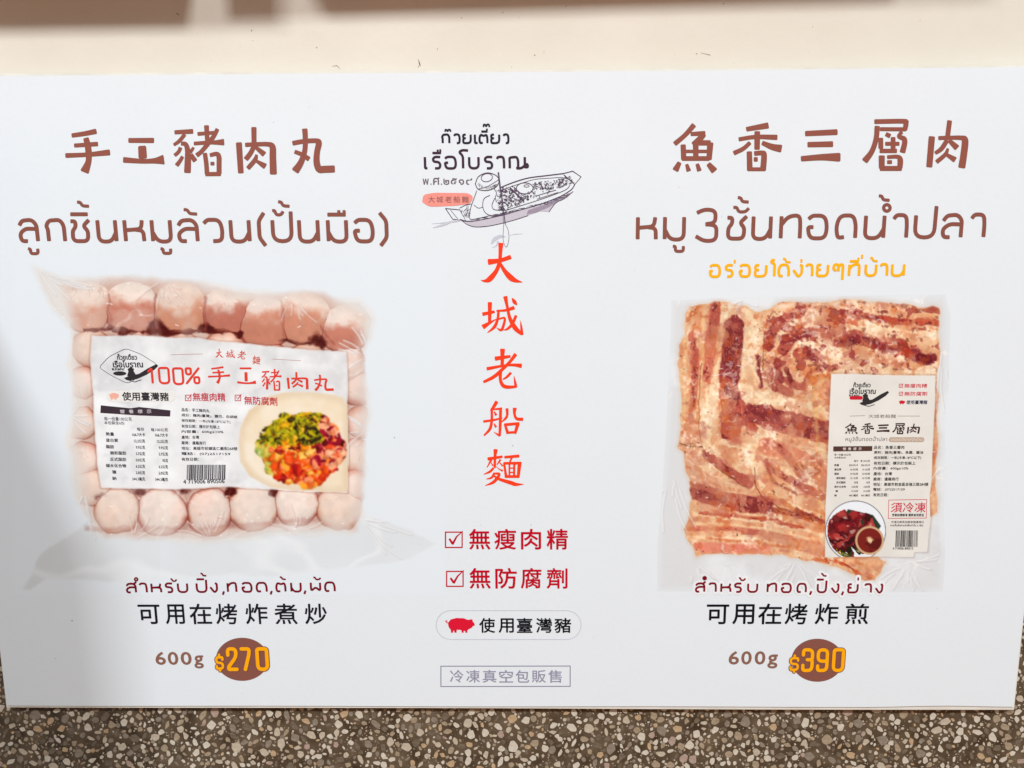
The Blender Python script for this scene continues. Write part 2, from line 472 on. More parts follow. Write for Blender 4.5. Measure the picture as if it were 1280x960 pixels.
# shelf ledge added out of view above to throw the brown shade on the top of the wall
wood = simple('brown_wood', (.60, .24, .055), (.74, .33, .09), 3, .45, .2, (1, 8, 8))
LD = 0.15
def ledge(x0p, x1p, y0p, y1p, name):
    """slab from photo x0p..x1p whose underside meets the wall at y0p (left) .. y1p (right)"""
    a = W(x0p, y0p, WALLY); b = W(x1p, y1p, WALLY)
    V = []
    for (x, _, z) in (a, b):
        V += [(x, WALLY, z), (x, WALLY - LD, z), (x, WALLY - LD, z + .03), (x, WALLY, z + .03)]
    Fc = [(0, 1, 2, 3), (7, 6, 5, 4), (0, 4, 5, 1), (1, 5, 6, 2), (2, 6, 7, 3), (3, 7, 4, 0)]
    me = bpy.data.meshes.new(name); me.from_pydata(V, [], Fc); me.materials.append(wood)
    bm = bmesh.new(); bm.from_mesh(me); bmesh.ops.recalc_face_normals(bm, faces=bm.faces); bm.to_mesh(me); bm.free()
    return link(name, me, kind='structure')
ledge(-900, 262, -130, -150, 'shade_shelf')
ledge(312, 1140, -162, -186, 'shade_shelf')
# unseen panel added left of the board to shade its lower corner
def shade_panel():
    x0 = W(-104, 300, WALLY)[0]; V = []
    prof = [(WALLY, .24), (-.33, .225), (-.47, .235), (-.47, -1.0), (WALLY, -1.0)]
    for x in (x0 - .03, x0): V += [(x, y, z) for y, z in prof]
    n = len(prof); Fc = [tuple(range(n)), tuple(reversed(range(n, 2 * n)))] + [(i, i + n, (i + 1) % n + n, (i + 1) % n) for i in range(n)]
    me = bpy.data.meshes.new('shade_panel'); me.from_pydata(V, [], Fc); me.materials.append(simple('grey_panel', (.30, .32, .34), (.38, .40, .42), 6, .5))
    bm = bmesh.new(); bm.from_mesh(me); bmesh.ops.recalc_face_normals(bm, faces=bm.faces); bm.to_mesh(me); bm.free()
    link('shade_panel', me, kind='structure')
shade_panel()

# terrazzo dado: cement face and stone chips
cement = simple('terrazzo_cement', (.044, .030, .018), (.145, .105, .068), 55, .35, .1)
base = link('terrazzo_wall', box_mesh('terrazzo_wall', -2.2, 2.2, WALLY, WALLY + .12, -1.1, split_z, cement), kind='structure')
chip_m = []
for i, (a, b) in enumerate([((.44, .37, .28), (.58, .50, .39)), ((.54, .48, .39), (.68, .62, .52)), ((.30, .23, .155), (.42, .33, .235)),
                            ((.20, .165, .125), (.30, .25, .20)), ((.42, .28, .16), (.56, .41, .26)), ((.12, .092, .066), (.20, .16, .115)), ((.36, .25, .20), (.46, .35, .29))]):
    chip_m.append(simple('stone_chip_%s' % 'abcdefg'[i], a, b, 300, .3))
def chip_poly(x, y, r):
    n = random.choice((4, 5, 5, 6, 6, 7, 8)); el = random.uniform(.45, 1.0); ro = random.uniform(0, math.pi)
    pts = []
    for k in range(n):
        t = 2 * math.pi * (k + random.uniform(-.28, .28)) / n; q = r * random.uniform(.78, 1.2)
        u, v = q * math.cos(t), q * el * math.sin(t)
        pts.append((x + u * math.cos(ro) - v * math.sin(ro), y + u * math.sin(ro) + v * math.cos(ro)))
    # soften corners
    out = []
    for i in range(len(pts)):
        p, c, q = pts[i - 1], pts[i], pts[(i + 1) % len(pts)]
        out.append((c[0] * .86 + p[0] * .14, c[1] * .86 + p[1] * .14)); out.append((c[0] * .86 + q[0] * .14, c[1] * .86 + q[1] * .14))
    return out, el
cells = {}; chips = []
def tryput(x, y, r, gap):
    gx, gy = int(x // 14), int(y // 14)
    for i in (-1, 0, 1):
        for j in (-1, 0, 1):
            for (a, b, c) in cells.get((gx + i, gy + j), ()):
                if (a - x) ** 2 + (b - y) ** 2 < ((c + r) * gap) ** 2: return False
    cells.setdefault((gx, gy), []).append((x, y, r)); chips.append((x, y, r)); return True
def fill(x0, y0, x1, y1):
    ar = (x1 - x0) * (y1 - y0)
    for rlo, rhi, k, gap in ((5.4, 7.2, .0022, 1.0), (3.8, 5.4, .018, .86), (2.3, 3.7, .036, .80), (1.2, 2.2, .030, .82), (.5, 1.1, .030, .9)):
        for _ in range(int(ar * k)): tryput(random.uniform(x0, x1), random.uniform(y0, y1), random.uniform(rlo, rhi), gap)
fill(-160, 868, 1440, 1040); fill(-160, 640, 14, 868); fill(1262, 640, 1440, 868)
chips.sort(key=lambda c: -c[2] if (c[1] < 966 and -4 < c[0] < 1284) else 10 - c[2])
rest = [([], []) for _ in chip_m]
for i, (x, y, r) in enumerate(chips):
    pts, el = chip_poly(x, y, r)
    mi = random.choices(range(7), (28, 24, 18, 14, 6, 16, 3))[0]
    yy = WALLY - 1.2e-4 - random.random() * 6e-5
    V = [Vector(W(a, b, yy)) for a, b in pts]
    if i < 300:
        c = sum(V, Vector()) / len(V)
        me = bpy.data.meshes.new('stone_chip'); n = len(V)
        VV = [v - c for v in V] + [(v - c) * 1.05 + Vector((0, WALLY - yy + .0004, 0)) for v in V]
        Fc = [tuple(reversed(range(n)))] + [(k, (k + 1) % n, n + (k + 1) % n, n + k) for k in range(n)]
        me.from_pydata(VV, [], Fc); me.materials.append(chip_m[mi])
        bm = bmesh.new(); bm.from_mesh(me)
        if sum(f.normal.y for f in bm.faces if len(f.verts) == n) > 0: bmesh.ops.reverse_faces(bm, faces=bm.faces[:])
        bm.to_mesh(me); bm.free()
        o = link('stone_chip', me, base); o.location = c
    else:
        rv, rf = rest[mi]; b = len(rv); rv += [tuple(v) for v in V]; rf.append(tuple(range(b, b + len(V))))
me = bpy.data.meshes.new('small_stone_chips'); V = []; Fc = []; MI = []
for mi, (rv, rf) in enumerate(rest):
    b = len(V); V += rv; Fc += [tuple(b + i for i in f) for f in rf]; MI += [mi] * len(rf)
me.from_pydata(V, [], Fc)
for m in chip_m: me.materials.append(m)
me.polygons.foreach_set('material_index', MI)
bm = bmesh.new(); bm.from_mesh(me); bmesh.ops.reverse_faces(bm, faces=[f for f in bm.faces if f.normal.y > 0]); bm.to_mesh(me); bm.free()
link('small_stone_chips', me, base, kind='stuff')

# ------------------------------------------------------------------ the menu sign
sign = bpy.data.objects.new('menu_sign', None); COL.objects.link(sign)
sign.location = (0, 0, 0)
sign['label'] = 'white printed menu board with two frozen pork packs, fixed to the cream wall above terrazzo'
sign['category'] = 'sign'
TL, TR, BR_, BL = (-83.7, 95.5), (1350.9, 83.0), (1267.0, 884.0), (8.5, 882.0)
# board slightly larger than its printed sheet
def quad_grid(c, nx, ny, y, wob=None):
    out = []
    for j in range(ny + 1):
        for i in range(nx + 1):
            u, v = i / nx, j / ny
            X = (c[0][0] * (1 - u) + c[1][0] * u) * (1 - v) + (c[3][0] * (1 - u) + c[2][0] * u) * v
            Yp = (c[0][1] * (1 - u) + c[1][1] * u) * (1 - v) + (c[3][1] * (1 - u) + c[2][1] * u) * v
            if wob: X, Yp = wob(u, v, X, Yp)
            out.append(W(X, Yp, y))
    return out
def slab(name, c, yf, yb, mat, wob=None, nx=64, ny=2):
    A = quad_grid(c, nx, ny, yf, wob); n = len(A); B = [(x, yb, z) for x, y, z in A]
    Fc = []
    for j in range(ny):
        for i in range(nx):
            a = j * (nx + 1) + i; Fc.append((a, a + nx + 1, a + nx + 2, a + 1)); Fc.append((n + a, n + a + 1, n + a + nx + 2, n + a + nx + 1))
    ring = [i for i in range(nx + 1)] + [j * (nx + 1) + nx for j in range(1, ny + 1)] + [ny * (nx + 1) + i for i in range(nx - 1, -1, -1)] + [j * (nx + 1) for j in range(ny - 1, 0, -1)]
    for a, b in zip(ring, ring[1:] + ring[:1]): Fc.append((a, b, n + b, n + a))
    me = bpy.data.meshes.new(name); me.from_pydata(A + B, [], Fc); me.materials.append(mat)
    bm = bmesh.new(); bm.from_mesh(me); bmesh.ops.recalc_face_normals(bm, faces=bm.faces); bm.to_mesh(me); bm.free()
    return me
def sheet_wob(u, v, X, Y):
    Y += math.sin(u * 3.0) * 1.0 * (1 - v)                      # long bow of the top edge
    Y += (-1.6 * math.exp(-((u - .93) / .045) ** 2) + .5 * math.sin(u * 17) * .5) * v ** 6
    return X, Y
def board_wob(u, v, X, Y):
    return X, Y + math.sin(u * 3.0) * 1.0 * (1 - v) + .35 * math.sin(u * 9 + 1) * v
paper = ink((228, 234, 239), .5, .008, 260)
def cockle(m):          # faint waves and smudges of a laminated sheet
    N, L = m.node_tree.nodes, m.node_tree.links; p = N['Principled BSDF']
    tc = N.new('ShaderNodeTexCoord'); n = N.new('ShaderNodeTexNoise'); n.inputs['Scale'].default_value = 7; n.inputs['Detail'].default_value = 2
    L.new(tc.outputs['Object'], n.inputs['Vector']); bp = N.new('ShaderNodeBump'); bp.inputs['Strength'].default_value = .5; bp.inputs['Distance'].default_value = .0016
    L.new(n.outputs[0], bp.inputs['Height']); L.new(bp.outputs[0], p.inputs['Normal'])
    r = N.new('ShaderNodeTexNoise'); r.inputs['Scale'].default_value = 14; r.inputs['Detail'].default_value = 8; L.new(tc.outputs['Object'], r.inputs['Vector'])
    mr = N.new('ShaderNodeMapRange'); mr.inputs[1].default_value = .35; mr.inputs[2].default_value = .7; mr.inputs[3].default_value = .36; mr.inputs[4].default_value = .58
    L.new(r.outputs[0], mr.inputs[0]); L.new(mr.outputs[0], p.inputs['Roughness'])
    p.inputs['Specular IOR Level'].default_value = .3
cockle(paper)
foam = simple('foam_board', (.70, .66, .58), (.80, .77, .70), 40, .6, .1)
link('foam_board', slab('foam_board', [(TL[0] - .5, TL[1] - 3.2), (TR[0] + 1, TR[1] - 2.4), (BR_[0] + .6, BR_[1] + 3.4), (BL[0] - .3, BL[1] + 1.9)], .0022, .0085, foam, board_wob), sign)
link('printed_sheet', slab('printed_sheet', [TL, TR, BR_, BL], 0.0, .0006, paper, sheet_wob), sign)

BROWN = (146, 84, 70); BLACK = (24, 22, 30); RED = (192, 0, 34)
def title(name, keys, lab=None):
    I = Ink(8)
    for k in keys: put_brush(I, k)
    return I.build(name, ink(BROWN), sign)
title('title_lettering', '手工豬肉丸'); title('title_lettering', ['魚', '香', '三', '層', '肉2'])
I = Ink(8)
for k in '大城老船麵': put_brush(I, k)
I.build('shop_name_lettering', ink((246, 64, 28)), sign)

# Thai headline left and right
I = Ink(8)
th_line(I, (0, 240), 2.56, 90, 157, 12.5, [('ล', 62, 118), ('ู', 90, 121, 181, 197), ('ก', 150, 205), ('ช', 228, 282), ('bar', 224, 280, 60, 71),
    ('้', 247, 284, 32, 47), ('น', 314, 370), ('ห', 400, 459), ('ม', 487, 545), ('ู', 514, 546, 181, 196), ('ล', 570, 630), ('้', 588, 630, 56, 72),
    ('ว', 653, 712), ('น', 739, 797), ('(', 827, 847, 66, 172), ('ป', 873, 933), ('ั', 871, 906, 58, 75), ('้', 890, 926, 31, 47), ('น', 958, 1017), ('ม', 1050, 1108),
    ('bar', 1047, 1106, 60, 72), ('่', 1082, 1086, 58, 70), ('่', 1099, 1103, 58, 70), ('อ', 1135, 1194), (')', 1216, 1239, 66, 172)])
I.build('thai_headline_lettering', ink((138, 82, 70)), sign)
I = Ink(8)
th_line(I, (780, 230), 2.7234, 113, 188, 13.3, [('ห', 47, 109), ('ม', 139, 204), ('ู', 166, 202, 211, 229), ('3', 247, 314, 88, 192), ('ช', 351, 411), ('ั', 372, 425, 78, 97),
    ('้', 387, 425, 46, 63), ('น', 440, 499), ('ท', 535, 600), ('อ', 627, 692), ('ด', 724, 789), ('น', 822, 885), ('o', 884, 906, 70, 92), ('้', 867, 905, 40, 57),
    ('า', 917, 963), ('ป', 992, 1059), ('ล', 1085, 1149), ('า', 1182, 1227)], slope=-.007, refx=45)
I.build('thai_headline_lettering', ink((138, 82, 70)), sign)
I = Ink(8)
th_line(I, (780, 230), 2.7234, 277, 315, 9.4, [('อ', 293, 327), ('ร', 346, 370), ('่', 375, 379, 258, 270), ('อ', 395, 429), ('ย', 447, 484), ('ไ', 498, 514), ('ด', 527, 561),
    ('้', 541, 568, 254, 268), ('ง', 577, 606), ('่', 602, 606, 255, 267), ('า', 620, 641), ('ย', 658, 694), ('ๆ', 712, 745), ('ท', 767, 801), ('bar', 769, 800, 255, 263), ('่', 796, 800, 250, 262), ('่', 808, 813, 240, 254),
    ('บ', 823, 858), ('้', 838, 864, 251, 264), ('า', 873, 896), ('น', 913, 953)], slope=-.006, refx=290)
I.build('thai_slogan_lettering', ink((250, 180, 16)), sign)

# usage lines
LRED = (120, 4, 28)
use_l = [('ส', 77, 126), ('o', 121, 136, 53, 68), ('า', 147, 184), ('ห', 211, 261), ('ร', 286, 322), ('ั', 312, 344, 58, 72), ('บ', 352, 401), ('ป', 452, 504), ('bar', 450, 490, 50, 60),
    ('้', 472, 502, 29, 43), ('ง', 524, 560), (',', 590, 603, 124, 143), ('ท', 617, 662), ('อ', 695, 745), ('ด', 771, 824), (',', 845, 858, 122, 141), ('ต', 876, 924),
    ('้', 895, 926, 48, 62), ('ม', 956, 1006), (',', 1025, 1038, 120, 139), ('ผ', 1061, 1110), ('ั', 1074, 1112, 49, 63), ('ด', 1136, 1187)]
I = Ink(10); th_line(I, (140, 710), 4.267, 84, 130, 10.6, use_l, slope=-.006, refx=75)
I.build('thai_usage_lettering', ink(LRED), sign)
use_r = [('ส', 90, 139), ('o', 133, 149, 50, 66), ('า', 166, 205), ('ห', 236, 289), ('ร', 313, 350), ('ั', 336, 374, 56, 72), ('บ', 389, 441), ('ท', 501, 550), ('อ', 581, 635),
    ('ด', 671, 720), (',', 743, 756, 132, 153), ('ป', 787, 835), ('bar', 783, 822, 56, 66), ('้', 806, 838, 32, 47), ('ง', 866, 906), (',', 925, 938, 134, 155), ('ย', 962, 1015), ('่', 1016, 1021, 54, 71),
    ('า', 1056, 1092), ('ง', 1118, 1156)]
I = Ink(9); th_line(I, (850, 710), 4.571, 88, 135, 8.6, use_r, slope=.005, refx=90, grow=5.5)
I.build('lettering_outline', ink((236, 238, 240)), sign)
I = Ink(20); th_line(I, (850, 710), 4.571, 88, 135, 11.4, use_r, slope=.005, refx=90)
I.build('thai_usage_lettering', ink((128, 16, 34)), sign)
def cjk(o, sc, items, y0, y1, col, bold, name, level=8, slope=0.0):
    I = Ink(level)
    for ch, x0, x1 in items:
        dy = slope * (x0 - items[0][1])
        ins = {'工': .1, '口': .1}.get(ch, 0)
        V, _ = glyph(ch, bold); h = V.max(0)[1] - V.min(0)[1]; k = min(1.0, h / .92)
        H = (y1 - y0) * k; top = y0 + (y1 - y0 - H) * (.9 if ch in '可用' else .5)
        I.text(ch, o[0] + x0 / sc, o[1] + (top + dy) / sc, o[0] + x1 / sc, o[1] + (top + H + dy) / sc, bold)
    return I.build(name, ink(col), sign)
cjk((140, 710), 4.267, [('可', 140, 256), ('用', 284, 386), ('在', 413, 531), ('烤', 553, 668), ('炸', 712, 830), ('煮', 866, 988), ('炒', 1028, 1146)], 190, 300, (22, 22, 34), .012, 'chinese_usage_lettering')
cjk((850, 710), 4.571, [('可', 152, 280), ('用', 300, 425), ('在', 447, 581), ('烤', 600, 728), ('炸', 772, 905), ('煎', 945, 1078)], 203, 322, (12, 12, 22), .013, 'chinese_usage_lettering')
o = (530, 640); sc = 4.176
cjk(o, sc, [('無', 235, 346), ('瘦', 367, 481), ('肉', 506, 611), ('精', 640, 752)], 88, 196, RED, .014, 'claim_lettering')
cjk(o, sc, [('無', 237, 348), ('防', 372, 485), ('腐', 505, 613), ('劑', 640, 749)], 292, 400, RED, .014, 'claim_lettering')
cjk(o, sc, [('使', 288, 371), ('用', 389, 469), ('臺', 484, 566), ('灣', 585, 669), ('豬', 681, 768)], 553, 631, (16, 14, 22), .016, 'origin_lettering')
cjk(o, sc, [('冷', 135, 206), ('凍', 220, 291), ('真', 306, 378), ('空', 392, 465), ('包', 478, 549), ('販', 563, 636), ('售', 648, 720)], 824, 890, (150, 146, 166), .008, 'sales_lettering', slope=.002)
for (a, b, c, d) in ((112, 105, 199, 185), (118, 310, 204, 388)):
    I = Ink(8); P = [(o[0] + x / sc, o[1] + y / sc) for x, y in ((a, b), (c, b), (c, d), (a, d))]
    for i in range(4): I.stroke([P[i], P[(i + 1) % 4]], 1.5)
    q = [(a + 20, b + 34, 10), (a + 38, d - 18, 12), (a + 60, b + 22, 7), (c + 4, b - 6, 3)]
    I.stroke([(o[0] + x / sc, o[1] + y / sc, w / sc) for x, y, w in q[:2]], cap='flat')
    I.stroke([(o[0] + x / sc, o[1] + y / sc, w / sc) for x, y, w in [(a + 36, d - 16, 12), (a + 58, b + 24, 8), (c + 4, b - 6, 3)]], cap='flat')
    I.build('tick_box', ink(RED), sign)
I = Ink(8); I.ring(pill(o[0] + 63 / sc, o[1] + 514 / sc, o[0] + 820 / sc, o[1] + 665 / sc), 1.1); I.build('badge_outline', ink((205, 208, 214)), sign)
I = Ink(8); P = [(88, 805), (763, 804), (763, 910), (88, 911)]; P = [(o[0] + x / sc, o[1] + y / sc) for x, y in P]
for i in range(4): I.stroke([P[i], P[(i + 1) % 4]], 1.1)
I.build('frame_line', ink((138, 134, 156)), sign)
def pig(I, x0, y0, x1, y1):
    pts = [(.10, .30), (.18, .10), (.38, .0), (.62, .02), (.78, .14), (.84, .10), (.92, .10), (.93, .24), (.99, .38), (1.0, .50), (.93, .56), (.90, .66), (.78, .78), (.74, .86), (.75, 1.0), (.68, 1.0),
           (.67, .88), (.62, .88), (.62, 1.0), (.56, 1.0), (.54, .82), (.40, .80), (.38, .84), (.38, 1.0), (.31, 1.0), (.30, .88), (.26, .86), (.26, 1.0), (.19, 1.0), (.18, .80), (.12, .66), (.09, .46)]
    C = (.5, .45)
    b = len(I.V); I.V += [W(x0 + u * (x1 - x0), y0 + v * (y1 - y0), I.y) for u, v in pts]
    I.F.append(tuple(range(b, b + len(pts)))); I.bump()
    I.stroke([(x0 + .1 * (x1 - x0), y0 + .35 * (y1 - y0)), (x0 + .03 * (x1 - x0), y0 + .3 * (y1 - y0)), (x0 + .06 * (x1 - x0), y0 + .18 * (y1 - y0)), (x0, y0 + .22 * (y1 - y0))], .07 * (y1 - y0))
I = Ink(8); pig(I, o[0] + 112 / sc, o[1] + 553 / sc, o[0] + 265 / sc, o[1] + 630 / sc); I.build('pig_silhouette', ink((220, 22, 52)), sign)

# prices
def price(o, sc, e, digs, grams, gy):
    I = Ink(8); I.poly(ell(o[0] + e[0] / sc, o[1] + e[1] / sc, e[2] / sc, e[3] / sc, 56)); ov = I.build('price_oval', ink((135, 84, 72)), sign)
    for lev, g, col, nm in ((12, 2.0, (135, 84, 72), 'price_outline'), (30, 0, (255, 172, 10), 'price_lettering')):
        I = Ink(lev)
        for ch, x0, x1, y0, y1 in digs:
            w = 13 if ch == '$' else 19
            put_th(I, ch, o[0] + (x0 + w / 2) / sc, o[1] + (y0 + w / 2) / sc, o[0] + (x1 - w / 2) / sc, o[1] + (y1 - w / 2) / sc, w / sc + g, r=(x1 - x0) / sc * .36, cap='round')
        I.build(nm, ink(col), ov)
    I = Ink(8)
    for ch, x0, x1 in grams:
        y0, y1 = (gy[0], gy[1]) if ch != 'g' else (gy[2], gy[3])
        I.text(ch, o[0] + x0 / sc, o[1] + y0 / sc, o[0] + x1 / sc, o[1] + y1 / sc, .02)
    I.build('weight_lettering', ink((140, 98, 82)), sign)
price((140, 710), 4.267, (694, 487, 140, 115), [('$', 551, 597, 460, 554), ('2', 610, 672, 422, 550), ('7', 684, 744, 422, 550), ('0', 766, 836, 422, 550)],
      [('6', 231, 286), ('0', 297, 353), ('0', 366, 424), ('g', 438, 488)], (447, 517, 466, 536))
price((850, 710), 4.571, (785, 527, 148, 123), [('$', 626, 680, 498, 600), ('n3', 694, 765, 458, 595), ('9', 779, 850, 458, 595), ('0', 869, 941, 458, 595)],
      [('6', 278, 338), ('0', 350, 410), ('0', 427, 488), ('g', 500, 558)], (475, 552, 494, 574))

logo = Ink(2); logo.poly(ell(640, 222, .4, .4, 6)); logo = logo.build('boat_logo', ink((228, 234, 239)), sign)
# ---------------------------------------------------------------- round logo: boat, seller, lettering
o = (510, 140); sc = 5.333
def L(pts): return [(o[0] + p[0] / sc, o[1] + p[1] / sc) for p in pts]
I = Ink(8)
th_line(I, o, sc, 150, 207, 14.5, [('ก', 228, 275), ('๊', 247, 284, 117, 131), ('ว', 307, 345), ('ย', 368, 418), ('เ', 440, 470), ('ต', 476, 529), ('bar', 488, 530, 120, 130),
    ('๊', 503, 543, 82, 100), ('่', 524, 528, 110, 128), ('ย', 555, 608), ('ว', 636, 670)])
I.build('logo_thai_lettering', ink((34, 30, 44)), logo)
I = Ink(8)
th_line(I, o, sc, 300, 375, 16.5, [('เ', 108, 134), ('ร', 166, 216), ('bar', 162, 220, 260, 273), ('่', 196, 200, 250, 270), ('่', 213, 217, 248, 270), ('อ', 247, 320), ('โ', 338, 402),
    ('บ', 408, 470), ('ร', 512, 562), ('า', 592, 640), ('ณ', 678, 795)])
I.build('logo_thai_lettering', ink((62, 40, 56)), logo)
I = Ink(8)
for ch, x0, y0, x1, y1 in (('พ', 98, 444, 138, 484), ('.', 149, 476, 157, 485), ('ศ', 167, 436, 210, 484), ('.', 219, 476, 227, 485), ('๒', 236, 444, 275, 484), ('๕', 285, 440, 326, 484), ('๑', 338, 448, 374, 484), ('๙', 386, 442, 428, 484)):
    (a, b), (c, d) = L([(x0, y0), (x1, y1)]); I.text(ch, a, b, c, d, .01)
I.build('logo_year_lettering', ink((112, 96, 104)), logo)
I = Ink(7)
I.poly(fillet(L([(95, 600), (100, 552), (170, 538), (400, 540), (438, 565), (415, 612), (320, 625), (140, 632), (95, 600)]), 6)[:-1]); I.build('logo_badge', ink((240, 150, 138)), logo)
I = Ink(9)
for ch, x0 in zip('大城老船麵', (135, 190, 247, 303, 360)):
    (a, b), (c, d) = L([(x0, 562), (x0 + 44, 604)]); I.text(ch, a, b, c, d, .006)
I.build('logo_badge_lettering', ink((150, 92, 92)), logo)
# water, hull shade
I = Ink(7)
I.poly(L([(380, 722), (500, 716), (640, 690), (760, 652), (880, 612), (1000, 565), (1100, 530), (985, 610), (940, 665), (880, 662), (700, 722), (560, 756), (450, 766), (400, 755)]))
I.build('logo_hull_shade', ink((200, 195, 206)), logo)
I = Ink(8)
I.poly(L([(800, 655), (900, 620), (1000, 575), (1080, 545), (990, 605), (930, 640), (850, 672), (790, 685)]))
I.build('logo_hull_shade', ink((158, 146, 164)), logo)
I = Ink(7)
for s in ([(165, 772, 4), (235, 752, 16), (300, 728, 12), (380, 722, 5)], [(160, 745, 2), (240, 738, 6), (330, 728, 10)], [(555, 880, 6), (575, 850, 24), (615, 828, 20), (650, 832, 4)],
          [(560, 905, 2), (590, 890, 8), (600, 860, 14)], [(680, 822, 2), (720, 814, 5), (765, 812, 1)]):
    I = Ink(7); I.stroke([(o[0] + x / sc, o[1] + y / sc, w / sc) for x, y, w in spline(s)], cap='flat')
    I.build('logo_water', ink((200, 200, 212)), logo)
I = Ink(10)
def line(pts, w=3.0, closed=False, smooth=True):
    q = L(spline(pts) if smooth and len(pts) > 2 else pts)
    I.stroke(q, w / sc)
line([(612, 505), (700, 470), (800, 440), (920, 424), (1035, 410)], 7)
line([(1035, 410), (1098, 394), (1154, 432), (1112, 482), (1040, 420)], 6, smooth=False)
line([(620, 520), (720, 486), (840, 450), (950, 440), (1020, 436), (1065, 445)], 3)
line([(1112, 482), (1085, 520), (1000, 570), (880, 615), (760, 650), (640, 684), (500, 716), (400, 730), (350, 716)], 6)
line([(1085, 470), (1060, 512), (980, 548), (860, 590), (740, 628), (650, 655)], 4)
line([(1100, 530), (1040, 578), (985, 605), (940, 665)], 4)
line([(350, 716), (400, 752), (460, 766), (560, 756), (700, 722), (800, 690)], 4)
line([(250, 643), (345, 652), (385, 724), (298, 714), (250, 643)], 5, smooth=False)
line([(345, 640), (380, 622), (420, 612)], 4); line([(285, 655), (330, 710)], 3); line([(1062, 440), (1098, 462)], 3)
# seller: hat, back, arms
line([(448, 480), (470, 430), (530, 405), (590, 425), (606, 462), (585, 500), (530, 522), (470, 515), (448, 480)], 5)
for e in ((525, 437, 38, 27), ): I.ring(ell(o[0] + e[0] / sc, o[1] + e[1] / sc, e[2] / sc, e[3] / sc, 24, rot=-.2), .8)
line([(470, 512), (520, 500), (575, 470), (604, 450)], 3)
line([(458, 525), (438, 580), (415, 650), (414, 712), (470, 708), (540, 692)], 4)
line([(575, 512), (590, 540), (582, 570), (590, 600)], 4)
line([(545, 555), (505, 580), (500, 640), (530, 682), (590, 690), (645, 676)], 4)
line([(578, 575), (560, 620), (575, 650), (640, 655)], 4); line([(440, 620), (470, 640), (500, 632)], 3); line([(620, 655), (650, 655), (652, 678), (630, 684)], 4)
line([(604, 402), (612, 470), (628, 580), (640, 680), (648, 745)], 6)
line([(598, 404), (606, 470), (622, 585), (632, 680), (638, 745)], 3)
line([(638, 745), (634, 850), (655, 900), (672, 850), (668, 790), (648, 745)], 2.5)
# wares
line([(682, 508), (770, 590)], 10, smooth=False); line([(705, 500), (790, 578)], 4, smooth=False); line([(850, 560), (985, 520)], 4, smooth=False); line([(860, 580), (1000, 535)], 3, smooth=False)
I.ring(ell(o[0] + 778 / sc, o[1] + 508 / sc, 56 / sc, 37 / sc, 28), .9); I.ring(ell(o[0] + 790 / sc, o[1] + 492 / sc, 18 / sc, 8 / sc, 16), .6)
rr = random.Random(5)
def in_boat(x, y):
    top = 505 - (x - 612) * .17 + 8; bot = 655 - (x - 650) * .42
    return 600 < x < 1060 and top < y < bot and ((x - 778) / 60) ** 2 + ((y - 508) / 42) ** 2 > 1
n = 0
while n < 330:
    x, y = rr.uniform(600, 1060), rr.uniform(430, 660)
    if not in_boat(x, y) or (850 < x < 990 and 515 < y < 585 and rr.random() < .85): continue
    r = rr.uniform(5, 15); a = rr.uniform(0, 6.28)
    line([(x, y), (x + r * math.cos(a), y + r * math.sin(a) * .7), (x + r * 1.2 * math.cos(a + .7), y + r * math.sin(a + .9))], rr.choice((2.2, 3, 4)))
    n += 1
for k in range(60):
    u = rr.random(); x = 420 + u * 660; yb = 716 - (x - 420) * .24 - max(0, x - 900) * .12
    line([(x, yb + rr.uniform(2, 8)), (x + rr.uniform(20, 46), yb - 8 + rr.uniform(6, 22))], rr.choice((1.2, 1.8, 2.4)))
for k in range(26):
    x = rr.uniform(352, 412); y = rr.uniform(640, 712); line([(x, y), (x + rr.uniform(4, 16), y - rr.uniform(6, 22))], 2)
for k in range(22):
    x = rr.uniform(1000, 1090); y = 470 - (x - 1000) * .3 + rr.uniform(-22, 34); line([(x, y), (x + rr.uniform(8, 22), y - rr.uniform(4, 14))], 2)
for k in range(30):
    a = rr.uniform(.2, 2.9); line([(530 + 70 * math.cos(a), 470 + 44 * math.sin(a)), (530 + 56 * math.cos(a + .15), 466 + 30 * math.sin(a + .15))], 1.5)
I.build('logo_boat_drawing', ink((82, 64, 88)), logo)

# ------------------------------------------------------------------ printed photographs, painted point by point
def fbm(X, Y, scale, seed, octv=4, gain=.5):
    """smooth value noise, about -1..1"""
    r = np.random.default_rng(seed); out = np.zeros_like(X); amp = 1.0; tot = 0
    for k in range(octv):
        g = r.uniform(-1, 1, (64, 64)); u = X / scale + 100.3 * k; v = Y / scale + 57.1 * k
        i, j = np.floor(u).astype(int), np.floor(v).astype(int); fu, fv = u - i, v - j
        fu = fu * fu * (3 - 2 * fu); fv = fv * fv * (3 - 2 * fv); i %= 64; j %= 64; i2 = (i + 1) % 64; j2 = (j + 1) % 64
        out += amp * (g[i, j] * (1 - fu) * (1 - fv) + g[i2, j] * fu * (1 - fv) + g[i, j2] * (1 - fu) * fv + g[i2, j2] * fu * fv)
        tot += amp; amp *= gain; scale = scale / 2
    return out / tot * 1.6
def inpoly(X, Y, P):
    r = np.zeros(X.shape, bool)
    for (x0, y0), (x1, y1) in zip(P, P[1:] + P[:1]):
        c = ((y0 > Y) != (y1 > Y)) & (X < (x1 - x0) * (Y - y0) / ((y1 - y0) or 1e-9) + x0); r ^= c
    return r
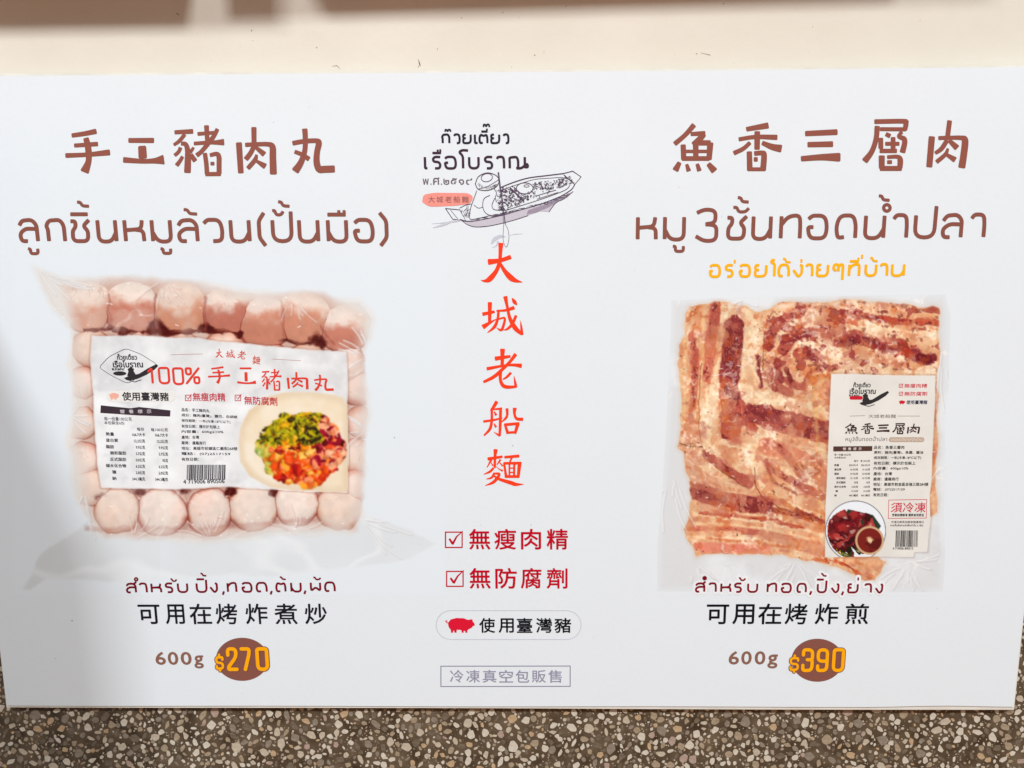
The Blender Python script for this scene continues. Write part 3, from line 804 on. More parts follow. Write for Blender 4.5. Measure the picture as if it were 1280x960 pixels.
def edge_d(X, Y, P, closed=True):
    d = np.full(X.shape, 1e9); prs = list(zip(P, P[1:] + (P[:1] if closed else [])))
    if not closed: prs = list(zip(P, P[1:]))
    for (x0, y0), (x1, y1) in prs:
        dx, dy = x1 - x0, y1 - y0; t = np.clip(((X - x0) * dx + (Y - y0) * dy) / (dx * dx + dy * dy + 1e-9), 0, 1)
        d = np.minimum(d, np.hypot(X - x0 - t * dx, Y - y0 - t * dy))
    return d
def sdf(X, Y, P):
    d = edge_d(X, Y, P); return np.where(inpoly(X, Y, P), -d, d)
def ss(a, b, x):
    t = np.clip((x - a) / (b - a), 0, 1); return t * t * (3 - 2 * t)
def mixc(C, c, m):
    return C * (1 - m[..., None]) + np.array(c, float) * m[..., None]
class Canvas:
    def __init__(s, x0, y0, x1, y1, step):
        nx, ny = int((x1 - x0) / step) + 1, int((y1 - y0) / step) + 1
        s.X, s.Y = np.meshgrid(np.linspace(x0, x1, nx), np.linspace(y0, y1, ny)); s.C = np.zeros(s.X.shape + (3,)) + np.array((228, 234, 239.))
    def build(s, name, level, parent, **props):
        ny, nx = s.X.shape; co = WA(s.X, s.Y, -level * 3e-5).reshape(-1, 3)
        idx = np.arange(nx * ny).reshape(ny, nx)
        q = np.stack((idx[:-1, :-1], idx[1:, :-1], idx[1:, 1:], idx[:-1, 1:]), -1).reshape(-1, 4)
        me = bpy.data.meshes.new(name); me.vertices.add(len(co)); me.vertices.foreach_set('co', co.astype(np.float32).ravel())
        me.loops.add(q.size); me.loops.foreach_set('vertex_index', q.astype(np.int32).ravel()); me.polygons.add(len(q))
        me.polygons.foreach_set('loop_start', (np.arange(len(q)) * 4).astype(np.int32)); me.polygons.foreach_set('loop_total', np.full(len(q), 4, np.int32))
        me.update(calc_edges=True)
        at = me.color_attributes.new('print', 'FLOAT_COLOR', 'POINT')
        c = np.clip(s.C / 255, 0, 1); c = np.where(c <= .04045, c / 12.92, ((c + .055) / 1.055) ** 2.4)
        at.data.foreach_set('color', np.concatenate((c, np.ones(c.shape[:2] + (1,))), -1).astype(np.float32).ravel())
        m, N, Lk, p = nodes('printed_photo'); a = N.new('ShaderNodeVertexColor'); a.layer_name = 'print'; Lk.new(a.outputs[0], p.inputs['Base Color'])
        p.inputs['Roughness'].default_value = .5; p.inputs['Specular IOR Level'].default_value = .16; me.materials.append(m)
        return link(name, me, parent, **props)
def food(C, X, Y, cx_, cy_, rx, ry, seed, n, pal, rot=0.0):
    """heap of small pieces inside an ellipse; pal(u, v, rnd) -> colour"""
    r = np.random.default_rng(seed); wx = fbm(X, Y, 8, seed + 3) * 3.4; wy = fbm(X, Y, 8, seed + 4) * 3.4
    jag = 1 + .13 * fbm(X, Y, 16, seed + 5)
    ins = ((X - cx_) / rx) ** 2 + ((Y - cy_) / ry) ** 2 < jag ** 2
    Z = np.full(X.shape, -1e9); O = C.copy()
    for k in range(n):
        t = r.uniform(0, 6.28); q = math.sqrt(r.uniform(0, 1)); u, v = q * math.cos(t), q * math.sin(t)
        px, py = cx_ + u * rx, cy_ + v * ry
        col, a, b = pal(u, v, r); th = r.uniform(0, math.pi)
        s_ = (abs(X - px) < a + 4) & (abs(Y - py) < a + 4)
        ys, xs = np.where(s_)
        if not len(ys): continue
        y0, y1, x0, x1 = ys.min(), ys.max() + 1, xs.min(), xs.max() + 1
        XX, YY = X[y0:y1, x0:x1] + wx[y0:y1, x0:x1] - px, Y[y0:y1, x0:x1] + wy[y0:y1, x0:x1] - py
        U, Vv = (XX * math.cos(th) + YY * math.sin(th)) / a, (-XX * math.sin(th) + YY * math.cos(th)) / b
        h = 1 - U * U - Vv * Vv; z = np.where(h > 0, r.uniform(0, 2.5) + h * .8, -1e9); up = z > Z[y0:y1, x0:x1]
        sh = .70 + .36 * np.sqrt(np.clip(h, 0, 1)) - .10 * (U + Vv)
        spec = ss(.80, .97, h) * r.uniform(-.5, .6); spec = np.clip(spec, 0, 1)
        cc = np.array(col, float) * sh[..., None]; cc = cc * (1 - spec[..., None]) + np.array((255, 240, 215.)) * spec[..., None]
        O[y0:y1, x0:x1][up] = cc[up]; Z[y0:y1, x0:x1][up] = z[up]
    return np.where(ins[..., None], O, C)

# ---- left photograph: vacuum bag of meatballs
cv = Canvas(14, 322, 556, 744, .86); X, Y, C = cv.X, cv.Y, cv.C
def Z1(pts): return [(30 + x / 2.4, 320 + y / 2.4) for x, y in pts]
wx = X + fbm(X, Y, 26, 1) * 2.3 + fbm(X, Y, 9, 101) * .8; wy = Y + fbm(X, Y, 26, 2) * 2.3 + fbm(X, Y, 9, 102) * .8
flap = Z1([(-6, 1000), (18, 960), (50, 890), (130, 840), (200, 790), (600, 850), (1000, 770), (1140, 815), (1238, 862), (1160, 905), (1000, 935), (800, 960), (500, 968), (250, 975), (120, 965), (60, 970), (20, 1000)])
d = sdf(wx, wy, flap); fade = ss(-2, 3, -d)
tone = np.clip(.5 + .5 * fbm(X, Y, 60, 5), 0, 1)
C = mixc(C, (214, 217, 218), fade * (.35 + .5 * tone) * np.where(X < 200, 1, .62))
cr = np.abs(fbm(X * .7, Y * 1.4, 60, 8, 2)); C = mixc(C, (238, 241, 243), fade * ss(.35, 0, cr) * .5)
film = Z1([(28, 28), (110, 62), (200, 62), (400, 72), (560, 80), (700, 108), (900, 122), (1010, 138), (1050, 190), (1045, 250), (1012, 290), (1024, 380), (1035, 470), (1012, 560), (1030, 640), (1010, 700), (1022, 780), (980, 830), (760, 838), (560, 862), (380, 850), (220, 838), (150, 720), (140, 640), (128, 560), (150, 470), (150, 400), (128, 330), (150, 230), (90, 170), (50, 100)])
df = sdf(wx, wy, film); fm = ss(-6, 8, -df)
C = mixc(C, (222, 220, 217), fm * .92)
C = mixc(C, (236, 232, 228), fm * ss(.05, .5, fbm(X, Y, 30, 9)) * .7)
C = mixc(C, (205, 198, 192), ss(3.2, 0, np.abs(df + 5)) * .25)
body = Z1([(118, 90), (300, 72), (500, 88), (700, 130), (900, 118), (1015, 190), (1010, 300), (1008, 720), (990, 815), (800, 800), (560, 838), (250, 835), (190, 770), (175, 650), (160, 560), (170, 450), (158, 330), (160, 220)])
db = sdf(wx, wy, body); bm_ = ss(-10, 8, -db)
C = mixc(C, (206, 172, 158), bm_ * .9)
balls = [(188, 155, 78), (322, 158, 80), (470, 160, 82), (605, 168, 78), (722, 206, 80), (838, 186, 82), (962, 222, 78),
         (205, 275, 64), (330, 290, 72), (470, 292, 72), (600, 290, 72), (730, 318, 70), (850, 325, 70), (965, 330, 66),
         (176, 380, 52), (172, 500, 56), (178, 610, 56), (200, 690, 62), (1004, 400, 56), (1010, 500, 50), (1000, 600, 54), (995, 690, 56),
         (280, 762, 76), (415, 768, 78), (556, 768, 78), (688, 752, 78), (816, 742, 74), (948, 752, 78)]
H2 = np.full(X.shape, -1.0); H = np.full(X.shape, -1.0); ID = np.zeros(X.shape, int); NX = np.zeros(X.shape); NY = np.zeros(X.shape)
for k, (bx, by, br) in enumerate(balls):
    bx, by, br = 30 + bx / 2.4, 320 + by / 2.4, br / 2.4 * (1.02 if k < 7 else .97)
    dx, dy = (wx - bx) / br, (wy - by) / br
    h = 1 - dx * dx - dy * dy + .02 * (k % 3); up = h > H
    H2 = np.where(up, H, np.maximum(H2, h)); H = np.where(up, h, H); ID = np.where(up, k, ID); NX = np.where(up, dx, NX); NY = np.where(up, dy, NY)
hh = np.clip(H, 0, 1)
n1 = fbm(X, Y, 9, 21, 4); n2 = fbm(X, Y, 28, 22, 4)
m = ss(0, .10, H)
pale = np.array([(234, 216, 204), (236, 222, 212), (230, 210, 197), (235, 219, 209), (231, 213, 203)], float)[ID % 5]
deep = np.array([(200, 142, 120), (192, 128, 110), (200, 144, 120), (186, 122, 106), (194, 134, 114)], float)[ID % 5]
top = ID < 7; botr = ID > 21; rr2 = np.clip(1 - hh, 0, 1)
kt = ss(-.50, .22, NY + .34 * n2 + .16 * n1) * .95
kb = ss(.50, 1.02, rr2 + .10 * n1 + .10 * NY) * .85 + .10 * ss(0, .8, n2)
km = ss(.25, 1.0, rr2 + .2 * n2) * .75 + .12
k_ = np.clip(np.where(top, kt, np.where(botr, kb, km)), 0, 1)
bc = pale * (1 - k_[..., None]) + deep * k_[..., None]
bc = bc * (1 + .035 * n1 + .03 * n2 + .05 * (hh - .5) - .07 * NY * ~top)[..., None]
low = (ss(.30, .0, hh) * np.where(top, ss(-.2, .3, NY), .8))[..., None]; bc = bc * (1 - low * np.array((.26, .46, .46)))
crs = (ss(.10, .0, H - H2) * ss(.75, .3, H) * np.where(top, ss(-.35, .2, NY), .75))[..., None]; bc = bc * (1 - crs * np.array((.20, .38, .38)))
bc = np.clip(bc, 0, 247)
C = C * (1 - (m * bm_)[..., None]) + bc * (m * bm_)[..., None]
for gx, gy, gr in ((258, 218, 13), (396, 214, 30), (414, 222, 22), (540, 216, 20), (560, 220, 14), (300, 224, 14), (650, 232, 12), (872, 246, 22), (886, 262, 18), (345, 706, 20), (487, 704, 22), (622, 708, 20), (752, 702, 14), (882, 704, 12), (225, 716, 14), (345, 812, 18), (485, 808, 16), (622, 800, 18), (752, 792, 12)):
    gx, gy, gr = 30 + gx / 2.4, 320 + gy / 2.4, gr / 2.4
    dd = np.hypot((X - gx) * .8, Y - gy) + 3.0 * n1 + 1.5 * n2; low_ = gy > 640
    C = mixc(C, (150, 96, 96) if low_ else (84, 28, 26), ss(gr, gr * .3, dd) * ss(.85, .35, hh) * (.35 if low_ else .88))
# dark red crevice shade painted between the two top rows and beside the label
g = edge_d(wx, wy, Z1([(180, 222), (250, 215), (325, 232), (400, 222), (440, 232), (520, 225), (600, 226), (648, 238)]), False)
C = mixc(C, (98, 38, 32), ss(4.4, .8, g + 3.0 * n1) * ss(.7, .2, hh) * .9)
g = edge_d(wx, wy, Z1([(700, 262), (780, 250), (860, 262), (885, 240), (960, 275)]), False)
C = mixc(C, (96, 50, 46), ss(4.5, .5, g + 2 * n1) * ss(.5, .1, hh) * .85)
for pts, w, k in (([(185, 820), (340, 815), (490, 825), (620, 810), (750, 800), (880, 790)], 5, .30), ([(345, 720), (345, 800)], 2.2, .3), ([(485, 700), (490, 800)], 2.2, .3), ([(395, 120), (398, 215)], 3, .5), ([(545, 120), (545, 220)], 3, .55), ([(770, 140), (780, 240)], 3, .4), ([(255, 120), (262, 210)], 3, .45), ([(890, 210), (930, 265)], 3, .5)):
    g = edge_d(wx, wy, Z1(pts), False); C = mixc(C, (158, 92, 82), ss(w, 0, g + 1.2 * n1) * k)
# film haze and gloss
hz = ss(.1, .8, fbm(X, Y, 40, 31)) * .30 + ss(16, 0, -db) * .30 + ss(330, 470, X) * .06 + ss(140, 100, X) * .18
C = mixc(C, (230, 224, 219), np.clip(hz, 0, .75) * fm)
rg = np.abs(fbm(X + .6 * Y, Y, 34, 33, 3)); C = mixc(C, (244, 236, 230), ss(.16, 0, rg) * fm * ss(.2, .7, fbm(X, Y, 30, 34)) * .35)
rg = np.abs(fbm(X, Y + .5 * X, 24, 35, 3)); C = mixc(C, (176, 124, 108), ss(.05, 0, rg) * bm_ * ss(.2, .6, fbm(X, Y, 26, 36)) * .25)
# label
def Z3(pts): return [(110 + x / 3.765, 420 + y / 3.765) for x, y in pts]
lab = Z3([(18, -2), (150, -2), (300, 0), (420, 10), (520, 8), (620, 28), (760, 35), (870, 48), (1000, 62), (1215, 75), (1225, 200), (1222, 420), (1228, 560), (1222, 738), (1100, 735), (980, 728), (900, 725), (760, 715), (600, 712), (420, 722), (250, 718), (60, 714), (42, 600), (30, 420), (22, 240), (10, 120)])
dl = sdf(wx * .35 + X * .65, wy * .35 + Y * .65, lab)
C = mixc(C, (150, 105, 96), ss(3.5, 0, dl) * ss(0, .8, dl) * .35)
lm = ss(.6, -.6, dl)
wr = fbm(X, Y, 34, 41, 4); wr2 = fbm(X + Y, Y - X, 18, 42, 3)
LC = np.zeros_like(C) + np.array((236, 237, 238.)) + (wr * 8 + wr2 * 3)[..., None] + (4 * np.sin((X - 112) / 9.2 + 1.2 * wr) * np.sin((Y - 420) / 10 + wr))[..., None]
up_ = ss(490, 484, Y - .10 * (X - 110)); LC = LC * (1 - .035 * up_[..., None])
LC = mixc(LC, (244, 245, 246), ss(.3, 1.1, wr2) * .35); LC = mixc(LC, (206, 207, 210), ss(.3, 1.1, -wr2) * .35)
C = C * (1 - lm[..., None]) + LC * lm[..., None]
# bowl with noodles on the label
bw = sdf(X + 1.2 * wr, Y + 1.2 * wr2, Z3([(705, 500), (715, 430), (760, 350), (850, 285), (960, 262), (1100, 268), (1200, 290), (1226, 330), (1228, 560), (1222, 738), (980, 728), (860, 712), (760, 660), (715, 590)]))
bmk = ss(.8, -.8, bw) * lm
C = mixc(C, (238, 222, 196), bmk); C = mixc(C, (246, 238, 224), bmk * ss(-1, .8, fbm(X, Y, 26, 44)) * .7); C = mixc(C, (214, 190, 160), bmk * ss(10, 0, np.abs(bw + 2)) * .4)
def palette(u, v, r):
    ang = r.uniform()
    if v < -.12 and u < .5 and v < .25 - .5 * u:
        return ([(196, 178, 30), (140, 138, 22), (224, 196, 40), (96, 96, 26), (232, 176, 40), (70, 56, 30), (178, 176, 50)][int(ang * 7)], r.uniform(4, 9), r.uniform(1.4, 2.6))
    if u < -.62: return ([(170, 190, 110), (206, 190, 90), (226, 110, 40)][int(ang * 3)], r.uniform(5, 10), r.uniform(2.5, 4.5))
    if u > .30 and v < .55:
        return ([(170, 40, 70), (236, 150, 110), (150, 24, 60), (226, 96, 60), (242, 176, 140), (110, 20, 40), (240, 140, 80)][int(ang * 7)], r.uniform(4, 9), r.uniform(2.4, 4.8))
    if v < .25: return ([(250, 190, 80), (240, 150, 50), (232, 96, 46), (250, 200, 110), (200, 60, 40), (130, 40, 40)][int(ang * 6)], r.uniform(3, 7), r.uniform(2, 4.4))
    return ([(234, 100, 44), (214, 66, 36), (246, 150, 50), (236, 130, 70), (170, 44, 50), (228, 96, 46), (242, 170, 70), (236, 150, 110)][int(ang * 8)], r.uniform(5, 10), r.uniform(3, 6))
def soft(A, n=1):
    for _ in range(n):
        B = A.copy(); B[1:-1, 1:-1] = (A[1:-1, 1:-1] * 4 + (A[:-2, 1:-1] + A[2:, 1:-1] + A[1:-1, :-2] + A[1:-1, 2:]) * 2 + A[:-2, :-2] + A[2:, 2:] + A[:-2, 2:] + A[2:, :-2]) / 16; A = B
    return A
C = np.where((((X - 375.6) / 50) ** 2 + ((Y - 561) / 43) ** 2 < 1)[..., None], np.array((150, 60, 34.)), C)
C2 = food(C, X, Y, 110 + 1000 / 3.765, 420 + 532 / 3.765, 206 / 3.765, 178 / 3.765, 77, 900, palette); C2 = soft(C2, 2)
C = C * (1 - lm[..., None]) + C2 * lm[..., None]
def crinkle(C, lines, conv, base, hi=(250, 250, 251), lo=(196, 196, 198), k=.6):
    for n_, pts in enumerate(lines):
        P = conv(spline(pts, 4)); d_ = edge_d(X + .5 * wr, Y + .5 * wr, P, False); al = base * k
        C = mixc(C, lo, ss(2.6, .6, edge_d(X - 1.1 + .5 * wr, Y - 1.3 + .5 * wr, P, False)) * al * .7); C = mixc(C, hi, ss(1.3, .2, d_) * al)
    return C
def rays(seed, cx_, cy_, a0, a1, r0, r1, n):
    r = random.Random(seed); out = []
    for _ in range(n):
        a = math.radians(r.uniform(a0, a1)); l0 = r.uniform(r0, r0 + (r1 - r0) * .4); l1 = r.uniform(l0 + 15, r1); b = a + r.uniform(-.12, .12)
        out.append([(cx_ + l0 * math.cos(a), cy_ + l0 * math.sin(a)), (cx_ + (l0 + l1) / 2 * math.cos((a + b) / 2 + .03), cy_ + (l0 + l1) / 2 * math.sin((a + b) / 2 + .03)), (cx_ + l1 * math.cos(b), cy_ + l1 * math.sin(b))])
    return out
C = np.clip((C - 230) * 1.16 + 230, 10, 250)
nolab = 1 - lm
C = crinkle(C, rays(1, 30, 28, 20, 60, 30, 190, 9) + rays(2, 1035, 300, 150, 260, 10, 120, 7) + rays(3, 180, 700, 60, 130, 20, 150, 8) + rays(4, 1010, 790, -10, 60, 10, 190, 8) + rays(5, 140, 480, -60, 60, 5, 70, 6) + rays(6, 1030, 520, 120, 240, 5, 80, 6), Z1, nolab * np.maximum(fm, fade), k=.42)
C = crinkle(C, rays(7, 420, 70, 30, 150, 20, 110, 8) + rays(8, 800, 120, 40, 150, 20, 110, 6) + rays(9, 560, 850, 200, 340, 10, 110, 9) + rays(10, 330, 850, 210, 330, 10, 90, 5) + rays(11, 820, 840, 200, 330, 10, 100, 6), Z1, nolab * fm, k=.34, lo=(190, 150, 138))
r_ = np.random.default_rng(8)
for k in range(46):      # points of gloss on the film
    x, y = r_.uniform(70, 470), r_.choice((r_.uniform(350, 418), r_.uniform(612, 670))); a_ = r_.uniform(-.5, .5); l_ = r_.uniform(.8, 4)
    C = mixc(C, (252, 250, 248), ss(1.2, .2, edge_d(X, Y, [(x, y), (x + l_ * math.cos(a_), y + l_ * math.sin(a_))], False)) * nolab * fm * .6)
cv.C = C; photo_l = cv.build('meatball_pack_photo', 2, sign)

# ---- right photograph: vacuum pack of pork belly
cv = Canvas(810, 364, 1200, 744, .86); X, Y, C = cv.X, cv.Y, cv.C
def Z2(pts): return [(820 + x / 2.4, 350 + y / 2.4) for x, y in pts]
pouch = Z2([(46, 62), (200, 54), (500, 48), (868, 44), (884, 110), (880, 220), (878, 320), (864, 420), (870, 560), (862, 700), (868, 820), (860, 936), (400, 938), (4, 934), (4, 800), (18, 640), (28, 480), (38, 300), (44, 160)])
dp = sdf(X, Y, pouch); pm = ss(.8, -1.2, dp)
f1 = fbm(X, Y, 42, 51, 5)
C = mixc(C, (219, 221, 223), pm); C = mixc(C, (232, 235, 238), pm * ss(-.2, .6, f1) * .8); C = mixc(C, (202, 204, 206), pm * ss(.05, 0, np.abs(fbm(X, Y, 30, 52))) * .3 * ss(640, 700, Y))
C = mixc(C, (228, 234, 239), pm * ss(-10, 0, dp) * .5)
wx = X + fbm(X, Y, 16, 61) * 2.4; wy = Y + fbm(X, Y, 16, 62) * 2.4
meat = Z2([(84, 104), (98, 74), (150, 68), (206, 66), (262, 78), (300, 96), (340, 84), (380, 66), (600, 60), (850, 84), (852, 180), (846, 300), (840, 700), (660, 826), (690, 846), (655, 900), (628, 902), (590, 884), (540, 862), (470, 846), (380, 826), (300, 822), (200, 820), (118, 832), (100, 790), (84, 752), (100, 690), (104, 620), (88, 570), (84, 520), (68, 496), (70, 440), (78, 330), (66, 260), (72, 190), (88, 160)])
dm = sdf(wx, wy, meat); mm = ss(1.0, -1.4, dm)
# warped fields give the grain of the meat
q1 = fbm(wx, wy, 26, 63, 5); q2 = fbm(X, Y, 9, 64, 4); q3 = fbm(X, Y, 4, 65, 3)
M = np.zeros_like(C) + np.array((228, 186, 150.))
M = mixc(M, (242, 218, 188), ss(-.1, .7, q1)); M = mixc(M, (206, 140, 108), ss(.1, .8, -q1) * .8); M = mixc(M, (212, 128, 92), ss(.25, .8, q2) * .4)
lo = ss(-5, 5, Y - 370) * 0 + 1
def band(pts, w, col, k=.95, soft=1.6, rag=1.9):
    global M
    if col == FAT: w *= .66; k *= .85
    P = Z2(spline(pts, 4) if len(pts) > 2 else pts); dd = edge_d(X + q1 * 1.8, Y + q1 * 1.6, P, False)
    m_ = ss(soft, -soft, dd - w * .84 / 4.8 + q2 * rag + q3 * 1.0) * k
    M = mixc(M, col, m_)
    # marbling and darker fibre inside the lean
    if col[1] < 120:
        M = mixc(M, (232, 180, 150), m_ * ss(.08, 0, np.abs(fbm(X * 1.3, Y, 11, int(pts[0][0]) + 5, 3))) * .55)
        M = mixc(M, tuple(c * .62 for c in col), m_ * ss(.15, .8, q3 + .5 * q2) * .55)
FAT = (243, 218, 182); LEAN = (180, 94, 82); DARK = (146, 62, 66); ROSE = (206, 118, 98); ORG = (206, 110, 58)
band([(130, 80), (110, 250), (95, 450)], 26, (222, 160, 120)); band([(112, 170), (118, 300), (105, 420)], 30, ROSE); band([(118, 180), (112, 380)], 14, LEAN, .8)
band([(176, 78), (165, 180), (150, 290)], 40, ROSE); band([(178, 80), (172, 160)], 36, LEAN, .8)
band([(205, 80), (190, 220), (165, 330), (140, 430), (150, 520)], 18, FAT); band([(150, 330), (170, 500), (230, 580), (290, 620)], 26, FAT)
band([(236, 140), (228, 220), (222, 300)], 76, DARK); band([(222, 330), (225, 400), (222, 460)], 74, LEAN); band([(255, 380), (290, 450)], 40, (188, 96, 84)); band([(200, 300), (208, 420)], 18, ORG, .5)
band([(290, 130), (280, 220), (320, 330), (300, 370)], 26, FAT); band([(262, 90), (300, 130)], 30, FAT); band([(305, 230), (318, 320)], 14, DARK, .9)
band([(335, 200), (350, 150), (400, 110), (440, 98)], 34, LEAN); band([(400, 92), (460, 86), (560, 96)], 22, (232, 172, 136)); band([(345, 230), (380, 200), (400, 165), (440, 140)], 22, ORG, .5); band([(380, 210), (430, 165), (555, 150)], 40, LEAN)
band([(385, 180), (470, 165)], 26, DARK, .8); band([(560, 100), (680, 118), (850, 128)], 26, LEAN); band([(540, 76), (700, 82), (850, 100)], 20, (240, 196, 160)); band([(600, 145), (720, 150), (830, 160)], 20, FAT)
band([(345, 310), (400, 230), (470, 205)], 26, FAT, .7); band([(430, 222), (470, 225), (500, 250)], 44, LEAN); band([(360, 245), (372, 300)], 24, DARK, .9); band([(455, 215), (480, 240)], 24, DARK)
band([(548, 185), (600, 172), (660, 190), (740, 196)], 44, LEAN); band([(560, 180), (600, 180)], 34, DARK); band([(640, 180), (700, 215), (745, 200)], 28, DARK, .8); band([(770, 220), (800, 238), (828, 238)], 44, DARK); band([(660, 240), (720, 250), (790, 262)], 24, (224, 160, 120))
band([(500, 250), (560, 240), (610, 265)], 30, FAT); band([(395, 300), (440, 320), (470, 270), (540, 262)], 24, LEAN, .85); band([(460, 290), (520, 290), (560, 300)], 18, ORG, .7); band([(360, 320), (400, 340)], 30, LEAN, .8); band([(560, 215), (620, 222)], 18, FAT)
band([(320, 370), (400, 366), (480, 380), (515, 384)], 34, FAT); band([(290, 400), (380, 420), (450, 440), (515, 455)], 72, (160, 78, 76)); band([(330, 440), (420, 460), (515, 480)], 26, (190, 110, 96), .8); band([(280, 455), (380, 490), (500, 510)], 12, FAT, .7)
band([(200, 480), (260, 500), (310, 500)], 30, FAT); band([(330, 500), (400, 520), (470, 560), (505, 600)], 60, (214, 140, 112)); band([(370, 500), (420, 560), (450, 600)], 30, LEAN, .65); band([(340, 560), (400, 600), (500, 650)], 30, (190, 104, 88), .8)
band([(300, 500), (290, 560), (320, 620), (400, 672), (505, 715)], 28, FAT); band([(150, 525), (200, 560), (280, 612)], 30, LEAN); band([(95, 520), (150, 590), (200, 640), (300, 655)], 22, FAT)
band([(105, 630), (150, 640), (230, 662), (330, 672)], 56, LEAN); band([(110, 640), (180, 660)], 40, DARK, .85); band([(230, 690), (330, 690), (420, 700), (490, 720)], 26, LEAN, .85); band([(340, 640), (420, 690), (500, 740)], 16, ORG, .6)
band([(110, 700), (250, 715), (400, 735), (500, 765)], 22, FAT); band([(90, 745), (220, 745), (360, 765), (480, 790)], 20, ROSE); band([(100, 770), (300, 778), (420, 790)], 16, FAT); band([(130, 800), (230, 806), (330, 806)], 34, (226, 138, 120)); band([(320, 760), (420, 790), (510, 820)], 34, (210, 150, 124), .8)
band([(480, 840), (560, 850), (600, 876), (645, 896)], 12, (200, 90, 50)); band([(560, 836), (660, 850)], 22, (232, 180, 140)); band([(345, 80), (500, 68), (700, 70), (800, 84)], 14, (238, 212, 190))
band([(545, 520), (500, 400), (470, 300), (450, 330)], 8, (232, 170, 110), .35); band([(470, 250), (480, 420), (490, 700)], 10, (230, 170, 100), .45); band([(120, 80), (96, 120)], 20, ORG, .7)
for pts, w, col, k in (([(88, 180), (82, 300), (84, 420)], 12, (236, 200, 150), .7), ([(140, 120), (136, 260), (122, 420)], 12, (238, 196, 150), .8), ([(268, 140), (262, 260), (258, 330)], 12, (240, 214, 176), .8),
                       ([(100, 664), (200, 690), (300, 704)], 10, (242, 214, 176), .85), ([(130, 700), (240, 706), (350, 724), (440, 742)], 13, (190, 92, 74), .85), ([(96, 728), (220, 732), (340, 748), (470, 776)], 9, (240, 206, 166), .85),
                       ([(150, 772), (260, 786), (400, 800)], 9, (206, 120, 84), .8), ([(120, 560), (170, 610), (250, 634)], 9, (208, 140, 104), .7), ([(330, 540), (350, 600), (420, 640)], 12, (168, 92, 80), .7),
                       ([(440, 560), (470, 580), (490, 575)], 22, (160, 84, 70), .6), ([(420, 690), (460, 704), (500, 722)], 14, (150, 70, 62), .85), ([(410, 350), (440, 352)], 14, (206, 140, 96), .5),
                       ([(520, 130), (560, 124), (600, 130)], 16, (206, 90, 64), .7), ([(640, 112), (740, 120), (840, 126)], 12, (204, 84, 58), .6), ([(350, 280), (356, 330)], 16, (150, 66, 62), .8), ([(392, 268), (404, 300)], 18, (130, 54, 56), .85),
                       ([(740, 190), (756, 210), (720, 232)], 12, (186, 60, 52), .8), ([(230, 190), (222, 250)], 44, (118, 44, 54), .7), ([(590, 184), (570, 196)], 24, (110, 42, 54), .7), ([(790, 230), (818, 240)], 30, (110, 36, 48), .75),
                       ([(130, 644), (200, 656)], 24, (126, 48, 56), .7), ([(218, 330), (240, 350)], 30, (104, 44, 62), .7)):
    band(pts, w, col, k, 1.4, 1.6)
# slice outlines
for pts in ([(68, 492), (130, 498), (140, 500)], [(296, 560), (310, 640), (390, 690), (500, 730)], [(136, 250), (130, 420), (140, 500), (190, 570), (280, 622)], [(350, 92), (330, 150), (322, 250), (345, 320)]):
    P = Z2(spline(pts)); M = mixc(M, (110, 60, 40), ss(1.3, 0, edge_d(wx, wy, P, False)) * .55)
M = mixc(M, (60, 50, 20), ss(1.4, .2, edge_d(X, Y, Z2([(66, 488), (100, 500), (138, 500)]), False)) * .85)
M = mixc(M, (212, 138, 92), ss(.15, .8, fbm(X, Y, 20, 71)) * .40)
tan = ss(.15, .7, fbm(X, Y, 30, 74, 5)); M = mixc(M, (206, 142, 116), tan * .5); M = mixc(M, (186, 108, 96), ss(.3, .75, fbm(X * .8, Y * 1.3, 16, 79, 4)) * .5); M = mixc(M, (232, 196, 156), ss(.1, .7, fbm(X * 1.5, Y * .8, 15, 78, 4)) * .3); M = mixc(M, (128, 56, 60), ss(.1, .5, q2 + .4 * q3) * ss(120, 100, M[..., 1]) * .75)
sp = fbm(X, Y * 1.2, 13, 75, 3); up_r = ss(930, 960, X) * ss(480, 460, Y)
M = mixc(M, (150, 60, 60), ss(.42, .58, sp + .15 * q3) * (.06 + .6 * up_r)); M = mixc(M, (116, 52, 50), ss(.55, .85, fbm(X, Y, 6, 76, 3)) * (.08 + .4 * up_r))
M = mixc(M, (200, 96, 50), ss(.45, .75, fbm(X, Y, 9, 77, 3)) * .35)
M = mixc(M, (252, 240, 222), ss(.35, .8, q3 * .6 + q1 * .7) * .40)
rs = np.random.default_rng(5)
for k in range(70):     # herb flecks
    x, y = rs.uniform(850, 1160), rs.uniform(380, 710); a = rs.uniform(0, 3.14); l = rs.uniform(.5, 3)
    M = mixc(M, [(92, 92, 40), (70, 50, 30), (120, 70, 30)][k % 3], ss(1.1, .2, edge_d(X, Y, [(x, y), (x + l * math.cos(a), y + l * math.sin(a))], False)) * .75)
M = np.clip((M - 170) * 1.12 + 166, 15, 255)
M *= (1 + .05 * q3 + .04 * fbm(X, Y, 60, 72))[..., None]
edge = ss(6, 0, -dm); M = mixc(M, (214, 150, 100), edge * .35)
C = mixc(C, (214, 196, 176), ss(6, 0, dm) * (1 - mm) * .4 * pm)
C = C * (1 - mm[..., None]) + np.clip(M, 20, 252) * mm[..., None]
gl = ss(.05, 0, np.abs(fbm(X + .4 * Y, Y, 38, 81, 4))) * ss(.2, .6, fbm(X, Y, 26, 82)); C = mixc(C, (252, 246, 240), gl * pm * .55)
